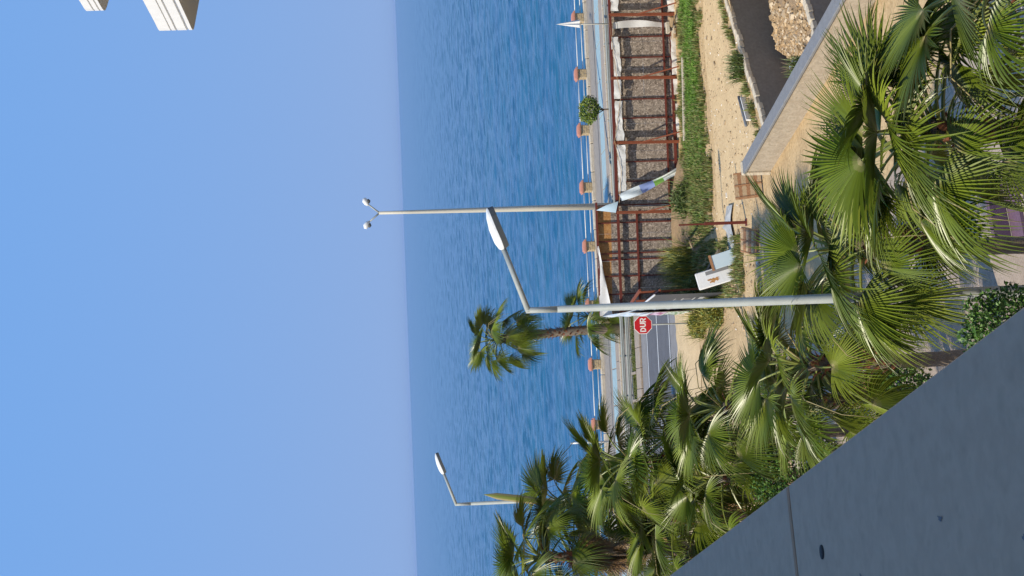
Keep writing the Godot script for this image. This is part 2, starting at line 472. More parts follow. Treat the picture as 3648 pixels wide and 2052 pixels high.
func pit_walls():
	# concrete retaining walls, their shade painted into a darker grey, with rubble between them
	var floor_pts := PackedVector2Array([Vector2(4.2, -51.2), Vector2(13.5, -60), Vector2(15.9, -60), Vector2(15.9, -33.8), Vector2(8.8, -33.8), Vector2(4.0, -50.2)])
	struct("pit_floor", sheetm(floor_pts, -2.4), M.soil)
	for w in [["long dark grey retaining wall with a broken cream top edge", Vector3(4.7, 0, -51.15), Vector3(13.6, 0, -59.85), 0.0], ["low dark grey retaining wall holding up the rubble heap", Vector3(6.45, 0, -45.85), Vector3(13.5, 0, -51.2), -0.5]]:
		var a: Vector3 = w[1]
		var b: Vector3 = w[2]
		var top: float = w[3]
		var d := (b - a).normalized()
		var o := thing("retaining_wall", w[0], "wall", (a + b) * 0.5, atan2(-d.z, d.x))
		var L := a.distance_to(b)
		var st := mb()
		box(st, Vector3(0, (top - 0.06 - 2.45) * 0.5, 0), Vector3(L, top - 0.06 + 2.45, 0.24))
		part("wall_face", done(st), M.shaded_concrete, o)
		st = mb()
		var n := int(L / 0.35)
		for i in n:
			var x := -L / 2 + (i + 0.5) * L / n
			box(st, Vector3(x, top - 0.02 + rng.randf_range(-.03, .035), rng.randf_range(-.02, .02)), Vector3(L / n * 0.97, 0.16, 0.26 + rng.randf_range(-.03, .06)), Basis(Vector3.UP, rng.randf_range(-.05, .05)), 0.02)
		part("broken_edge", done(st), M.cream, o)
	for s in [[Vector2(15.8, -46.8), Vector2(0.2, 25.6)], [Vector2(14.7, -59.9), Vector2(1.9, 0.2)], [Vector2(12.3, -33.9), Vector2(6.6, 0.2)]]:
		var st := mb()
		box(st, Vector3(s[0].x, -1.23, s[0].y), Vector3(s[1].x, 2.42, s[1].y))
		struct("pit_side", done(st), M.concrete)
	# rubble
	var poly := [Vector3(7.2, -1.15, -51.2), Vector3(8.1, -1.1, -53.9), Vector3(10.0, -1.1, -54.6), Vector3(14.2, -1.1, -56.3), Vector3(14.4, -0.9, -51.9), Vector3(9.0, -0.75, -47.9), Vector3(6.7, -0.8, -46.1), Vector3(6.2, -1.2, -48.5)]
	var mst := mb()
	var c := Vector3(9.0, -0.5, -50.6)
	for i in poly.size():
		for p in [c, poly[i], poly[(i + 1) % poly.size()]]:
			mst.add_vertex(p)
		var q: Vector3 = poly[i]
		var r: Vector3 = poly[(i + 1) % poly.size()]
		var outd := Vector3(0.35, 0, 0.35)
		quad(mst, q, q + (q - c).normalized() * 0.5 - Vector3(0, 1.6, 0), r + (r - c).normalized() * 0.5 - Vector3(0, 1.6, 0), r)
	var heap := thing("rubble_heap", "heap of broken stone and plaster between the dark retaining walls", "rubble")
	part("earth", done(mst), M.soil, heap)
	var rst := mb()
	for i in 1700:
		var k := rng.randi_range(0, poly.size() - 1)
		var u := sqrt(rng.randf())
		var v := rng.randf()
		var p: Vector3 = c * (1 - u) + (poly[k].lerp(poly[(k + 1) % poly.size()], v)) * u
		var s := rng.randf_range(0.03, 0.10) * (1.8 if rng.randf() < 0.1 else 1.0)
		var t := rng.randf_range(0.6, 1.15)
		rst.set_color(Color(.44 * t, .31 * t, .175 * t) if rng.randf() < 0.72 else Color(.58 * t, .47 * t, .33 * t))
		box(rst, p + Vector3(0, s * 0.2, 0), Vector3(s * rng.randf_range(.7, 1.8), s * rng.randf_range(.4, .9), s), Basis.from_euler(Vector3(rng.randf_range(-.6, .6), rng.randf() * TAU, rng.randf_range(-.6, .6))))
	part("broken_stones", done(rst), M.rubble, heap).set_meta("kind", "stuff")
	# near wall with its grey coping
	var a2 := Vector3(3.72, 0, -50.95)
	var b2 := Vector3(8.75, 0, -33.6)
	var dd := (b2 - a2).normalized()
	var wall := thing("coped_wall", "long low concrete wall with smooth blue-grey coping crossing the sand lot", "wall", (a2 + b2) * 0.5, atan2(-dd.z, dd.x))
	var LL := a2.distance_to(b2)
	var ws := mb()
	box(ws, Vector3(0, -0.78, -0.02), Vector3(LL - 0.08, 3.28, 0.3))
	part("wall_body", done(ws), M.concrete, wall)
	var cs := boxm(Vector3(LL / 6.0 - 0.004, 0.1, 0.46), 0.02)
	for i in 6:
		part("coping_slab", cs, M.coping, wall, Transform3D(Basis.IDENTITY, Vector3(-LL / 2 + (i + 0.5) * LL / 6.0, 0.9, -0.02)))
	part("end_cap", boxm(Vector3(0.16, 1.02, 0.5), 0.05), M.cream, wall, Transform3D(Basis.IDENTITY, Vector3(-LL / 2 - 0.06, 0.48, -0.02)))

# ------------------------------------------------------------------ promenade things
func promenade_things():
	var pr := thing("railing_pillar", "tan stone railing pillar with a pink cap on the promenade edge", "pillar", Vector3.ZERO, SLOPE, "railing pillars along the sea")
	part("core", boxm(Vector3(0.56, 0.62, 0.56)), M.cream, pr, Transform3D(Basis.IDENTITY, Vector3(0, 0.51, 0)))
	for f in 4:
		var b := Basis(Vector3.UP, f * PI / 2)
		for s in [[-.12, .08, .22, .15], [.11, .07, .2, .13], [-.06, .23, .3, .14], [.16, .22, .12, .14], [-.15, .4, .16, .17], [.08, .38, .26, .15], [-.1, .55, .22, .11], [.13, .54, .18, .13]]:
			part("stone", boxm(Vector3(s[2] * 1.17, s[3], 0.05), 0.012), M.stone, pr, Transform3D(b * Basis(Vector3.BACK, rng.randf_range(-.1, .1)), b * Vector3(s[0] * 1.2, 0.21 + s[1], 0.285)))
	var cst := mb()
	var prof := [[0.8, 0.30], [0.8, 0.41], [0.89, 0.41], [0.89, 0.33], [0.97, 0.31], [1.02, 0.0]]
	for i in prof.size() - 1:
		for k in 4:
			var q := []
			for e in [[i, k], [i, k + 1], [i + 1, k + 1], [i + 1, k]]:
				var a: float = PI / 4 + e[1] * PI / 2
				q.append(Vector3(cos(a) * prof[e[0]][1] * 1.414, prof[e[0]][0], sin(a) * prof[e[0]][1] * 1.414))
			quad(cst, q[0], q[1], q[2], q[3])
	part("cap", done(cst), M.cap, pr)
	var xs := [2.47, 17.3, 13.63, 9.98, 6.27, 21.0, -1.3, -5.05, -8.85, -12.6, -16.4]
	for i in xs.size():
		var p := cp(xs[i], 0.0, -97.35)
		if i == 0:
			pr.position = p
		else:
			dup(pr, "railing_pillar", "", p, SLOPE)
	xs.sort()
	for i in xs.size() - 1:
		var a := cp(xs[i] + 0.24, 0, -97.35)
		var b := cp(xs[i + 1] - 0.24, 0, -97.35)
		var r := thing("sea_railing", "pair of thin white rails between two pink-capped pillars", "railing", Vector3.ZERO, 0.0, "white rails along the sea")
		for h in [0.74, 0.4]:
			part("rail", tubem([a + Vector3(0, h, 0), b + Vector3(0, h, 0)], [0.028, 0.028], 8), M.white, r)
		var mid := (a + b) * 0.5
		part("bracket", tubem([a + Vector3(0.01, 0.36, 0), a + Vector3(0.01, 0.78, 0)], [0.02, 0.02], 6), M.white, r)
	# steel guard rail
	var g := thing("guard_rail", "two-beam galvanised guard rail between footpath and grass strip", "guard rail")
	for h in [0.22, 0.5]:
		for i in 12:
			var x0 := -26.0 + i * 4.4
			var st := mb()
			var prof2 := [[-.1, 0.0], [-.06, .04], [-.02, .04], [0.0, .015], [.02, .04], [.06, .04], [.1, 0.0]]
			for k in prof2.size() - 1:
				var pa: Array = prof2[k]
				var pb: Array = prof2[k + 1]
				quad(st, cp(x0, h + pa[0], -84.75 + pa[1]), cp(x0 + 4.38, h + pa[0], -84.75 + pa[1]), cp(x0 + 4.38, h + pb[0], -84.75 + pb[1]), cp(x0, h + pb[0], -84.75 + pb[1]))
			part("beam", done(st), M.galv, g)
	for i in 25:
		part("post", boxm(Vector3(0.1, 0.66, 0.1)), M.galv, g, Transform3D(Basis.IDENTITY, cp(-26.0 + i * 2.2, 0.33, -84.88)))
	# twin-armed lamp
	var L := thing("twin_street_lamp", "tall cream lamp pole with two forked lamp heads on the promenade", "street lamp", Vector3(4.5, 0, -88.0))
	part("pole", tubem([Vector3(0, 0, 0), Vector3(0.02, 5, 0), Vector3(0.06, 11.9, 0), Vector3(0.07, 13.73, 0)], [0.2, 0.17, 0.105, 0.09], 8), M.polecream, L)
	part("base_plate", boxm(Vector3(.5, .06, .5), 0.01), M.galv, L, Transform3D(Basis.IDENTITY, Vector3(0, .05, 0)))
	for s in [1, -1]:
		var tip := Vector3(0.07 + s * 0.52, 14.35, 0.1 * s)
		part("arm", tubem([Vector3(0.07, 13.7, 0), tip], [0.05, 0.04], 8), M.galv, L)
		var hs := mb(true)
		tube(hs, [tip + Vector3(s * -.08, -.04, 0), tip + Vector3(s * .02, .05, 0), tip + Vector3(s * .18, .14, 0), tip + Vector3(s * .3, .14, 0), tip + Vector3(s * .36, .1, 0)], [0.04, 0.13, 0.17, 0.13, 0.03], 12)
		var hd := part("lamp_head", done(hs), M.white, L)
		part("lens", tubem([tip + Vector3(s * .04, -.07, 0), tip + Vector3(s * .17, -.06, 0), tip + Vector3(s * .28, -.02, 0)], [0.05, 0.11, 0.05], 10), M.lamp_under, hd)
	# clipped round tree
	var t := thing("clipped_tree", "small round clipped green tree on the promenade by the guard rail", "tree", Vector3(9.95, 0.02, -87.0))
	part("trunk", tubem([Vector3(0, 0, 0), Vector3(.02, .5, 0), Vector3(0, 1.2, 0)], [0.05, 0.045, 0.04], 8), M.bark, t)
	for k in 5:
		var a := TAU * k / 5
		part("limb", tubem([Vector3(0, .7, 0), Vector3(cos(a) * .35, 1.2, sin(a) * .35)], [0.03, 0.015], 6), M.bark, t)
	var cr := leaf_cloud(2600, Vector3(0.92, 0.66, 0.9), 0.085, [Color(.08, .14, .012), Color(.14, .2, .02), Color(.2, .25, .03)], 4, 0.62)
	part("crown", cr, M.shrub, t, Transform3D(Basis.IDENTITY, Vector3(0, 1.55, 0)))
	# closed white parasol
	var pa := thing("closed_parasol", "closed white parasol on a cream pole beside the promenade", "parasol", Vector3(14.66, 0, -86.0))
	part("pole", tubem([Vector3(0, 0, 0), Vector3(0.05, 3.2, 0)], [0.045, 0.035], 8), M.polecream, pa)
	var pst := mb()
	for k in 12:
		var a0 := TAU * k / 12
		var a1 := TAU * (k + 1) / 12
		var r0 := 0.24 if k % 2 == 0 else 0.13
		var r1 := 0.13 if k % 2 == 0 else 0.24
		var top := Vector3(0.06, 3.38, 0)
		for seg in [[0.0, 0.55], [0.55, 1.0]]:
			var q := []
			for e in [[a0, r0, seg[0]], [a1, r1, seg[0]], [a1, r1, seg[1]], [a0, r0, seg[1]]]:
				q.append(top + Vector3(cos(e[0]) * e[1] * e[2], -1.3 * e[2] - (0.06 if e[2] == 1.0 and e[1] > .2 else 0.0), sin(e[0]) * e[1] * e[2]))
			quad(pst, q[0], q[1], q[2], q[3])
	part("canopy", done(pst), M.vinyl, pa)
	part("base", boxm(Vector3(.5, .08, .5), .02), M.concrete, pa, Transform3D(Basis.IDENTITY, Vector3(0, .04, 0)))
	# slim post and yellow board glimpsed between the palms
	var wp := thing("white_post", "slim white post standing on the promenade beyond the palms", "post", cp(-9.75, 0, -95.4))
	part("shaft", tubem([Vector3.ZERO, Vector3(0, 2.5, 0)], [0.07, 0.055], 8), M.white, wp)
	part("top_cap", tubem([Vector3(0, 2.5, 0), Vector3(0, 2.56, 0)], [0.08, 0.03], 8), M.galv, wp)
	var yb := thing("yellow_sign", "small yellow warning sign on a post glimpsed through palm fronds", "sign", Vector3(-12.4, 0, -80.6))
	part("post", tubem([Vector3(0, 0, 0), Vector3(0, 3.0, 0)], [.035, .035], 8), M.galv, yb)
	part("plate", boxm(Vector3(.55, .55, .03), .008), plain(lin(.7, .52, .03), .5), yb, Transform3D(Basis(Vector3.BACK, PI / 4), Vector3(0, 3.15, .05)))
	var bin := thing("waste_container", "grey wheeled waste container with black lid beside the road", "waste container", Vector3(-5.75, 0, -71.2), 0.12)
	var bs := mb()
	var r0b := [Vector3(-.48, .14, -.36), Vector3(.48, .14, -.36), Vector3(.48, .14, .36), Vector3(-.48, .14, .36)]
	for i in 4:
		var p: Vector3 = r0b[i]
		var q: Vector3 = r0b[(i + 1) % 4]
		quad(bs, q, p, Vector3(p.x * 1.25, .92, p.z * 1.2), Vector3(q.x * 1.25, .92, q.z * 1.2))
	quad(bs, r0b[0], r0b[1], r0b[2], r0b[3])
	part("body", done(bs), plain(lin(.12, .13, .16), .5), bin)
	var ld := mb(true)
	var prev := []
	for k in 7:
		var a := PI * k / 6
		var row := [Vector3(-.63, .93 + sin(a) * .22, -cos(a) * .46), Vector3(.63, .93 + sin(a) * .22, -cos(a) * .46)]
		if k:
			quad(ld, prev[0], prev[1], row[1], row[0])
		prev = row
	part("lid", done(ld), M.dark, bin)
	for sx in [-.42, .42]:
		for sz in [-.28, .28]:
			part("wheel", tubem([Vector3(sx - .025, .08, sz), Vector3(sx + .025, .08, sz)], [.08, .08], 10), M.dark, bin)

func leaf_cloud(count: int, rad: Vector3, size: float, cols: Array, seed_n: int, inner := 0.5, tall := 1.0) -> ArrayMesh:
	var r := RandomNumberGenerator.new()
	r.seed = seed_n
	var n := FastNoiseLite.new()
	n.seed = seed_n
	n.frequency = 0.9
	var st := mb()
	for i in count:
		var d := Vector3(r.randfn(), r.randfn(), r.randfn()).normalized()
		var k := 0.82 + 0.4 * n.get_noise_3d(d.x * 1.6, d.y * 1.6, d.z * 1.6)
		var f: float = pow(r.randf(), 0.45)
		var p := d * rad * k * lerpf(inner, 1.0, f)
		var c: Color = cols[r.randi_range(0, cols.size() - 1)]
		var v := r.randf_range(0.75, 1.25)
		st.set_color(Color(c.r * v, c.g * v, c.b * v))
		var x := (Vector3(r.randfn(), r.randfn(), r.randfn()) + d * 0.6).normalized()
		var y := x.cross(Vector3(r.randfn(), r.randfn(), r.randfn())).normalized()
		var s := size * r.randf_range(0.6, 1.3)
		var tip := p + x * s * 1.3 * tall
		var z := x.cross(y) * s * 0.16
		for q in [p, p + x * s * .55 + y * s * .42 + z, tip, p, tip, p + x * s * .55 - y * s * .42 + z]:
			st.add_vertex(q)
	return done(st)

# ------------------------------------------------------------------ street lamps, sign
func lamp(label: String, at: Vector3, elbow: float, turn: float):
	var L := thing("street_lamp", label, "street lamp", at, turn, "single-armed street lamps")
	part("pole", tubem([Vector3(0, 0, 0), Vector3(0, 3, 0), Vector3(0, elbow - 0.5, 0)], [0.115, 0.095, 0.058], 8), M.galv, L)
	part("sleeve", tubem([Vector3(0, elbow - 0.5, 0), Vector3(0, elbow + 0.03, 0)], [0.054, 0.05], 8), M.galv, L)
	part("flange", tubem([Vector3(0, 0, 0), Vector3(0, 0.05, 0)], [0.22, 0.22], 8), M.galv, L)
	var tip := Vector3(1.08, elbow + 0.38, 0)
	part("arm", tubem([Vector3(-0.02, elbow - 0.01, 0), tip], [0.05, 0.045], 10), M.galv, L)
	# lamp head: a lofted shell along the arm; skirt painted dark as its sunless side
	var d := (tip - Vector3(0, elbow, 0)).normalized()
	var up := Vector3(-d.y, d.x, 0)
	var sec := [[-.03, .05, .045, 0.0], [0.0, .085, .085, -.01], [.12, .125, .12, -.01], [.36, .135, .115, 0.0], [.56, .115, .085, 0.0], [.68, .06, .045, .0], [.72, .012, .012, .005]]
	var st := mb(true)
	var rings := []
	for s in sec:
		var ring := []
		for k in 9:
			var a := PI * k / 8.0
			ring.append(tip + d * s[0] + Vector3(0, 0, 1) * cos(a) * s[1] + up * (pow(sin(a), 0.7) * s[2] + s[3]))
		rings.append(ring)
	for i in rings.size() - 1:
		for k in 8:
			quad(st, rings[i][k], rings[i][k + 1], rings[i + 1][k + 1], rings[i + 1][k])
	var h := part("lamp_head", done(st), M.white, L)
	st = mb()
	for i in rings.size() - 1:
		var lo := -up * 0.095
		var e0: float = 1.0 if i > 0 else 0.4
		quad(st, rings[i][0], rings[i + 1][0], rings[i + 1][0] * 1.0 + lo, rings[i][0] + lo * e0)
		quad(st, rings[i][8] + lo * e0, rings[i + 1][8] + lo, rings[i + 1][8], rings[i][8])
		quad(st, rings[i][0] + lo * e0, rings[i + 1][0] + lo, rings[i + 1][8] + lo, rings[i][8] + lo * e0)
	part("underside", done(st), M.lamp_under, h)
	part("clip", boxm(Vector3(.05, .03, .03)), M.galv, h, Transform3D(Basis.IDENTITY, tip - d * 0.05 + up * 0.03))

func arc(c: Vector2, rx: float, ry: float, a0: float, a1: float, first: Vector2, last: Vector2) -> Array:
	var p := [first]
	for i in 9:
		var a := deg_to_rad(lerpf(a0, a1, i / 8.0))
		p.append(c + Vector2(cos(a) * rx, sin(a) * ry))
	p.append(last)
	return p

func stroke(st: SurfaceTool, pts: Array, w: float, o: Vector3):
	var l := []
	var r := []
	for i in pts.size():
		var d: Vector2 = (pts[mini(i + 1, pts.size() - 1)] - pts[maxi(i - 1, 0)]).normalized()
		var n := Vector2(-d.y, d.x) * w * .5
		l.append(o + Vector3(pts[i].x + n.x, pts[i].y + n.y, 0))
		r.append(o + Vector3(pts[i].x - n.x, pts[i].y - n.y, 0))
	for i in pts.size() - 1:
		quad(st, l[i], l[i + 1], r[i + 1], r[i])

func stop_sign():
	var s := thing("stop_sign", "red octagonal stop sign reading DUR on a thin grey post", "sign", Vector3(-1.79, 0, -65.0), 0.03)
	part("post", tubem([Vector3(0, 0, -.03), Vector3(0, 2.55, -.03)], [.032, .032], 8), M.galv, s)
	for l in [["rim", .415, 0.0, M.signwhite, .018], ["plate", .388, .0115, M.signred, .006]]:
		var st := mb()
		var fr := []
		var bk := []
		for k in 8:
			var a := PI / 8 + k * PI / 4
			fr.append(Vector3(cos(a) * l[1], 2.36 + sin(a) * l[1], l[2] + l[4] / 2))
			bk.append(Vector3(cos(a) * l[1], 2.36 + sin(a) * l[1], l[2] - l[4] / 2))
		for k in 8:
			var n := (k + 1) % 8
			for p in [Vector3(0, 2.36, fr[0].z), fr[n], fr[k]]:
				st.add_vertex(p)
			for p in [Vector3(0, 2.36, bk[0].z), bk[k], bk[n]]:
				st.add_vertex(p)
			quad(st, bk[k], fr[k], fr[n], bk[n])
		part(l[0], done(st), l[3], s)
	for l in [["D", -.2, [[Vector2(-.07, -.13), Vector2(-.07, .13)], arc(Vector2(-.02, 0), .085, .1, -90, 90, Vector2(-.07, -.1), Vector2(-.07, .1))]], ["U", 0.0, [arc(Vector2(0, -.04), .065, .06, 180, 360, Vector2(-.065, .13), Vector2(.065, .13))]], ["R", .2, [[Vector2(-.07, -.13), Vector2(-.07, .13)], arc(Vector2(.005, .045), .065, .058, -90, 90, Vector2(-.07, -.013), Vector2(-.07, .103)), [Vector2(-.01, -.013), Vector2(.075, -.13)]]]]:
		var st := mb()
		for pl in l[2]:
			stroke(st, pl, .05, Vector3(l[1], 2.36, .0175))
		part("letter", done(st), M.signwhite, s)
	for y in [2.2, 2.5]:
		part("clamp", boxm(Vector3(.12, .04, .05)), M.galv, s, Transform3D(Basis.IDENTITY, Vector3(0, y, -.03)))

# ------------------------------------------------------------------ hoarding
func vinyl_strip(x0: float, x1: float, y0: float, y1: float, z: float, seed_n: int) -> ArrayMesh:
	var n := FastNoiseLite.new()
	n.seed = seed_n
	n.frequency = 1.3
	var st := mb(true)
	var nx := maxi(4, int((x1 - x0) / 0.12))
	for i in nx:
		for j in 3:
			var q := []
			for e in [[i, j], [i + 1, j], [i + 1, j + 1], [i, j + 1]]:
				var x: float = lerpf(x0, x1, float(e[0]) / nx)
				var t: float = e[1] / 3.0
				var lo := y0 + n.get_noise_2d(x, 4.0) * 0.16 * (y1 - y0) * 2.0
				var hi := y1 + n.get_noise_2d(x, 40.0) * 0.05
				q.append(Vector3(x, lerpf(lo, hi, t), z + n.get_noise_2d(x * 2.0, t * 1.5 + 9.0) * 0.07))
			quad(st, q[0], q[1], q[2], q[3])
	return done(st)

func hoarding():
	var h := thing("site_hoarding", "long site hoarding of weathered chipboard on a dark red steel frame", "hoarding")
	var zf := -68.0
	# chipboard sheets
	var xs := -1.42
	var k := 0
	while xs < 19.0:
		var w := 1.22
		var tall := xs < 3.4
		for row in [[0.0, 1.42], [1.425, 2.86]]:
			part("board", boxm(Vector3(w - 0.008, row[1] - row[0], 0.018)), M.osb, h, Transform3D(Basis(Vector3.BACK, rng.randf_range(-.002, .002)), Vector3(xs + w / 2, (row[0] + row[1]) / 2 + 0.02, zf - 0.01 + rng.randf_range(-.006, .006))))
		if tall:
			var b := 3.24 - 0.03 * k + rng.randf_range(-.03, .03)
			part("board", boxm(Vector3(w - 0.008, b - 2.885, 0.018)), M.osb, h, Transform3D(Basis.IDENTITY, Vector3(xs + w / 2, (b + 2.885) / 2, zf - 0.012)))
			part("unfaded_board", boxm(Vector3(w - 0.008, 3.78 - b, 0.018)), M.osb_fresh, h, Transform3D(Basis.IDENTITY, Vector3(xs + w / 2, (b + 3.78) / 2 + .002, zf - 0.012)))
		xs += w
		k += 1
	# main posts with braces
	for x in [11.93, 9.12, 6.25, 3.15, 14.8, 17.6]:
		var top := 2.95 if x > 3.4 else 2.9
		part("post", boxm(Vector3(0.13, top + 0.1, 0.13), 0.01), M.rust if x < 12 else M.red, h, Transform3D(Basis(Vector3.BACK, -0.012), Vector3(x, top / 2 - 0.05, zf + 0.27)))
		part("brace", barm(Vector3(x - 0.02, 1.75, zf + 0.36), Vector3(x + 0.36, 0.0, zf + 0.95), .055, .055), M.rust, h)
	# rails
	for r in [[3.1, 19.0, 2.88, .13, .2], [3.1, 19.0, 0.5, .07, .06], [3.1, 19.0, 0.16, .11, .12], [-1.35, 3.1, 2.86, .11, .2], [-1.35, 3.1, 2.0, .08, .05], [-1.35, 3.65, 3.8, .09, .1]]:
		part("rail", boxm(Vector3(r[1] - r[0], r[3], 0.1)), M.red, h, Transform3D(Basis.IDENTITY, Vector3((r[0] + r[1]) / 2, r[2], zf + r[4] + 0.02)))
	# studs
	for x in [10.98, 10.06, 8.2, 7.36, 5.42, 4.55, 13.2, 14.0, 16.2]:
		part("stud", boxm(Vector3(0.05, 2.75, 0.05)), M.red, h, Transform3D(Basis(Vector3.BACK, rng.randf_range(-.006, .006)), Vector3(x, 1.42, zf + 0.045)))
	for x in [2.72, 1.9, 1.36, 1.08, 0.34, -0.45, 3.5]:
		part("stud", boxm(Vector3(0.055, 3.7, 0.05)), M.red, h, Transform3D(Basis(Vector3.BACK, rng.randf_range(-.006, .006)), Vector3(x, 1.9, zf + 0.045)))
	# remains of the banner
	for v in [[9.2, 10.9, 2.52, 2.78, 1], [8.2, 9.05, 2.5, 2.8, 2], [6.35, 8.1, 2.5, 2.78, 3], [4.1, 6.15, 2.45, 2.76, 4], [10.4, 10.95, 2.56, 2.84, 5], [12.1, 14.5, 2.5, 2.8, 15]]:
		part("torn_vinyl", vinyl_strip(v[0], v[1], v[2], v[3] + .04, zf + 0.34, v[4]), M.vinyl, h)
	for v in [[9.2, 10.2, 0.02, 0.42, 6], [10.2, 10.9, 0.02, 0.4, 7], [8.3, 9.0, 0.0, 0.36, 8], [12.0, 12.9, 0.1, 0.5, 9], [6.4, 7.9, -.1, 0.3, 10]]:
		part("torn_vinyl", vinyl_strip(v[0], v[1], v[2] - .12, v[3] - .18, zf + 0.42, v[4]), M.vinyl, h)
	# hanging strip beside the timber stack
	var st := mb(true)
	for j in 10:
		var q := []
		for e in [[0, j], [1, j], [1, j + 1], [0, j + 1]]:
			var t: float = e[1] / 10.0
			q.append(Vector3(11.34 + e[0] * (0.27 + 0.06 * sin(t * 5.0)) + 0.06 * sin(t * 3.0), lerpf(2.75, 0.3, t), zf + 0.12 + 0.05 * sin(t * 11.0 + e[0])))
		quad(st, q[0], q[1], q[2], q[3])
	part("torn_vinyl", done(st), M.vinyl, h)
	# band of printed banner hanging aslant
	st = mb(true)
	for j in 26:
		for i in 4:
			var q := []
			for e in [[i, j], [i + 1, j], [i + 1, j + 1], [i, j + 1]]:
				var t: float = e[1] / 26.0
				var u: float = e[0] / 4.0 - 0.5
				var c := Vector3(3.82, 2.74, zf + 0.36).lerp(Vector3(4.95, 0.1, zf + 0.5), t) + Vector3(-0.07 * sin(t * PI), 0, 0.06 * sin(t * 9.0))
				q.append(c + Vector3(0.155, 0.07, 0) * u * 2.0 * (0.95 + 0.25 * sin(t * 6.0)) + Vector3(0, 0, 0.06 * sin(u * 6.0 + t * 14.0)))
			var tt := j / 26.0
			var col := Color(.6, .68, .74)
			if tt > 0.32 and tt < 0.55:
				col = Color(.24, .32, .62)
			elif tt >= 0.55 and tt < 0.72:
				col = Color(.14, .3, .05) if i < 3 else Color(.5, .6, .5)
			elif tt >= 0.72:
				col = Color(.62, .66, .64) if i != 2 else Color(.25, .28, .27)
			st.set_color(col)
			quad(st, q[0], q[1], q[2], q[3])
	part("printed_vinyl", done(st), M.print, h)
	# pale blue sheet caught at the lamp pole, and the long white flap on the tall part
	st = mb(true)
	var cs := [Vector3(3.5, 3.4, zf + .33), Vector3(3.66, 2.84, zf + .36), Vector3(3.16, 2.96, zf + .3), Vector3(3.3, 3.82, zf + .2), Vector3(3.42, 3.15, zf + .44)]
	st.set_color(Color(.5, .66, .78))
	for t in [[0, 1, 4], [1, 2, 4], [2, 3, 4], [3, 0, 4]]:
		for i in t:
			st.add_vertex(cs[i])
	part("printed_vinyl", done(st), M.print, h)
	st = mb(true)
	for j in 18:
		for i in 3:
			var q := []
			for e in [[i, j], [i + 1, j], [i + 1, j + 1], [i, j + 1]]:
				var t: float = e[1] / 18.0
				var u: float = e[0] / 3.0
				q.append(Vector3(lerpf(1.7, -1.4, t), lerpf(3.83, 3.8 - (0.02 + 0.52 * t), u), zf + 0.16 + 0.05 * sin(u * 7.0 + t * 9.0) + 0.06 * u))
			quad(st, q[0], q[1], q[2], q[3])
	part("torn_vinyl", done(st), M.vinyl, h)
	# line strung along the top
	part("sagging_cable", tubem([Vector3(11.9, 2.96, zf + .36), Vector3(9.3, 2.72, zf + .4), Vector3(8.3, 2.55, zf + .4), Vector3(6.3, 2.9, zf + .38), Vector3(5.0, 2.66, zf + .4), Vector3(3.6, 2.8, zf + .38)], [.012, .012, .012, .012, .012, .012], 5), M.wood, h)

	# the side of the hoarding that turns towards the street
	var b := thing("printed_banner_board", "tall white and blue printed banner board turning the hoarding corner", "banner", Vector3.ZERO)
	var A := Vector3(-1.44, 0.05, -68.02)
	var B := Vector3(-1.09, 0.05, -63.45)
	st = mb()
	var r2 := RandomNumberGenerator.new()
	r2.seed = 5
	for j in 30:
		for i in 14:
			var q := []
			for e in [[i, j], [i + 1, j], [i + 1, j + 1], [i, j + 1]]:
				var t: float = e[0] / 14.0
				var H := lerpf(3.74, 2.95, t)
				q.append(A.lerp(B, t) + Vector3(-0.02 + 0.02 * sin(e[1] * 1.1 + t * 6.0), H * (1.0 - e[1] / 30.0), 0))
			var f := j / 30.0
			var col := Color(.66, .72, .78) if r2.randf() < 0.6 else Color(.45, .58, .74)
			if f > 0.30 and f < 0.52 and (j % 3 == 0) and i > 2 and i < 12:
				col = Color(.12, .13, .17)
			elif f >= 0.52 and f < 0.68:
				col = Color(.32, .12, .2) if (i / 3 + j / 2) % 2 == 0 else Color(.6, .48, .62)
			elif f >= 0.68:
				col = Color(.14, .24, .1) if r2.randf() < 0.45 else Color(.6, .64, .62)
			st.set_color(col)
			quad(st, q[0], q[1], q[2], q[3])
	part("printed_face", done(st), M.print, b)
	var pb := mb()
	for t in [0.0, 0.5, 1.0]:
		var p := A.lerp(B, t) + Vector3(.07, 0, .02)
		bar(pb, p, p + Vector3(0, lerpf(3.6, 2.8, t), 0), .06, .06)
	part("back_posts", done(pb), M.rust, b)
	part("back_board", barm((A + B) / 2 + Vector3(.03, .02, 0), (A + B) / 2 + Vector3(.03, 2.85, 0), 0.02, 4.4), M.osb, b)
	var d := thing("dark_billboard", "dark grey billboard panel with white marks and pale edge, red frame behind", "billboard", Vector3.ZERO)
	var C := Vector3(-1.06, 0.02, -63.35)
	var D := Vector3(-0.48, 0.02, -58.7)
	st = mb()
	quad(st, C + Vector3(0, 2.78, 0), D + Vector3(0, 2.78, 0), D, C)
	part("dark_face", done(st), plain(lin(.062, .064, .07), .55), d)
	part("pale_edge", barm(C + Vector3(0, 2.81, 0), D + Vector3(0, 2.81, 0), .05, .05), M.vinyl, d)
	var nrm := (D - C).cross(Vector3.UP).normalized() * -0.006
	if nrm.x > 0:
		nrm = -nrm
	st = mb()
	st.set_color(Color(.5, .5, .5))
	for w in [[.15, 2.2, .5, .04], [.2, 1.9, .55, .06], [.55, 1.72, .3, .03], [.3, 1.45, .22, .22], [.55, 1.4, .3, .05], [.62, 1.1, .05, .3], [.55, .95, .35, .06], [.6, .6, .3, .2]]:
		var p0 := C.lerp(D, w[0]) + nrm
		var p1 := C.lerp(D, minf(w[0] + w[2] * 0.45, .97)) + nrm
		quad(st, p0 + Vector3(0, w[1] + w[3], 0), p1 + Vector3(0, w[1] + w[3], 0), p1 + Vector3(0, w[1], 0), p0 + Vector3(0, w[1], 0))
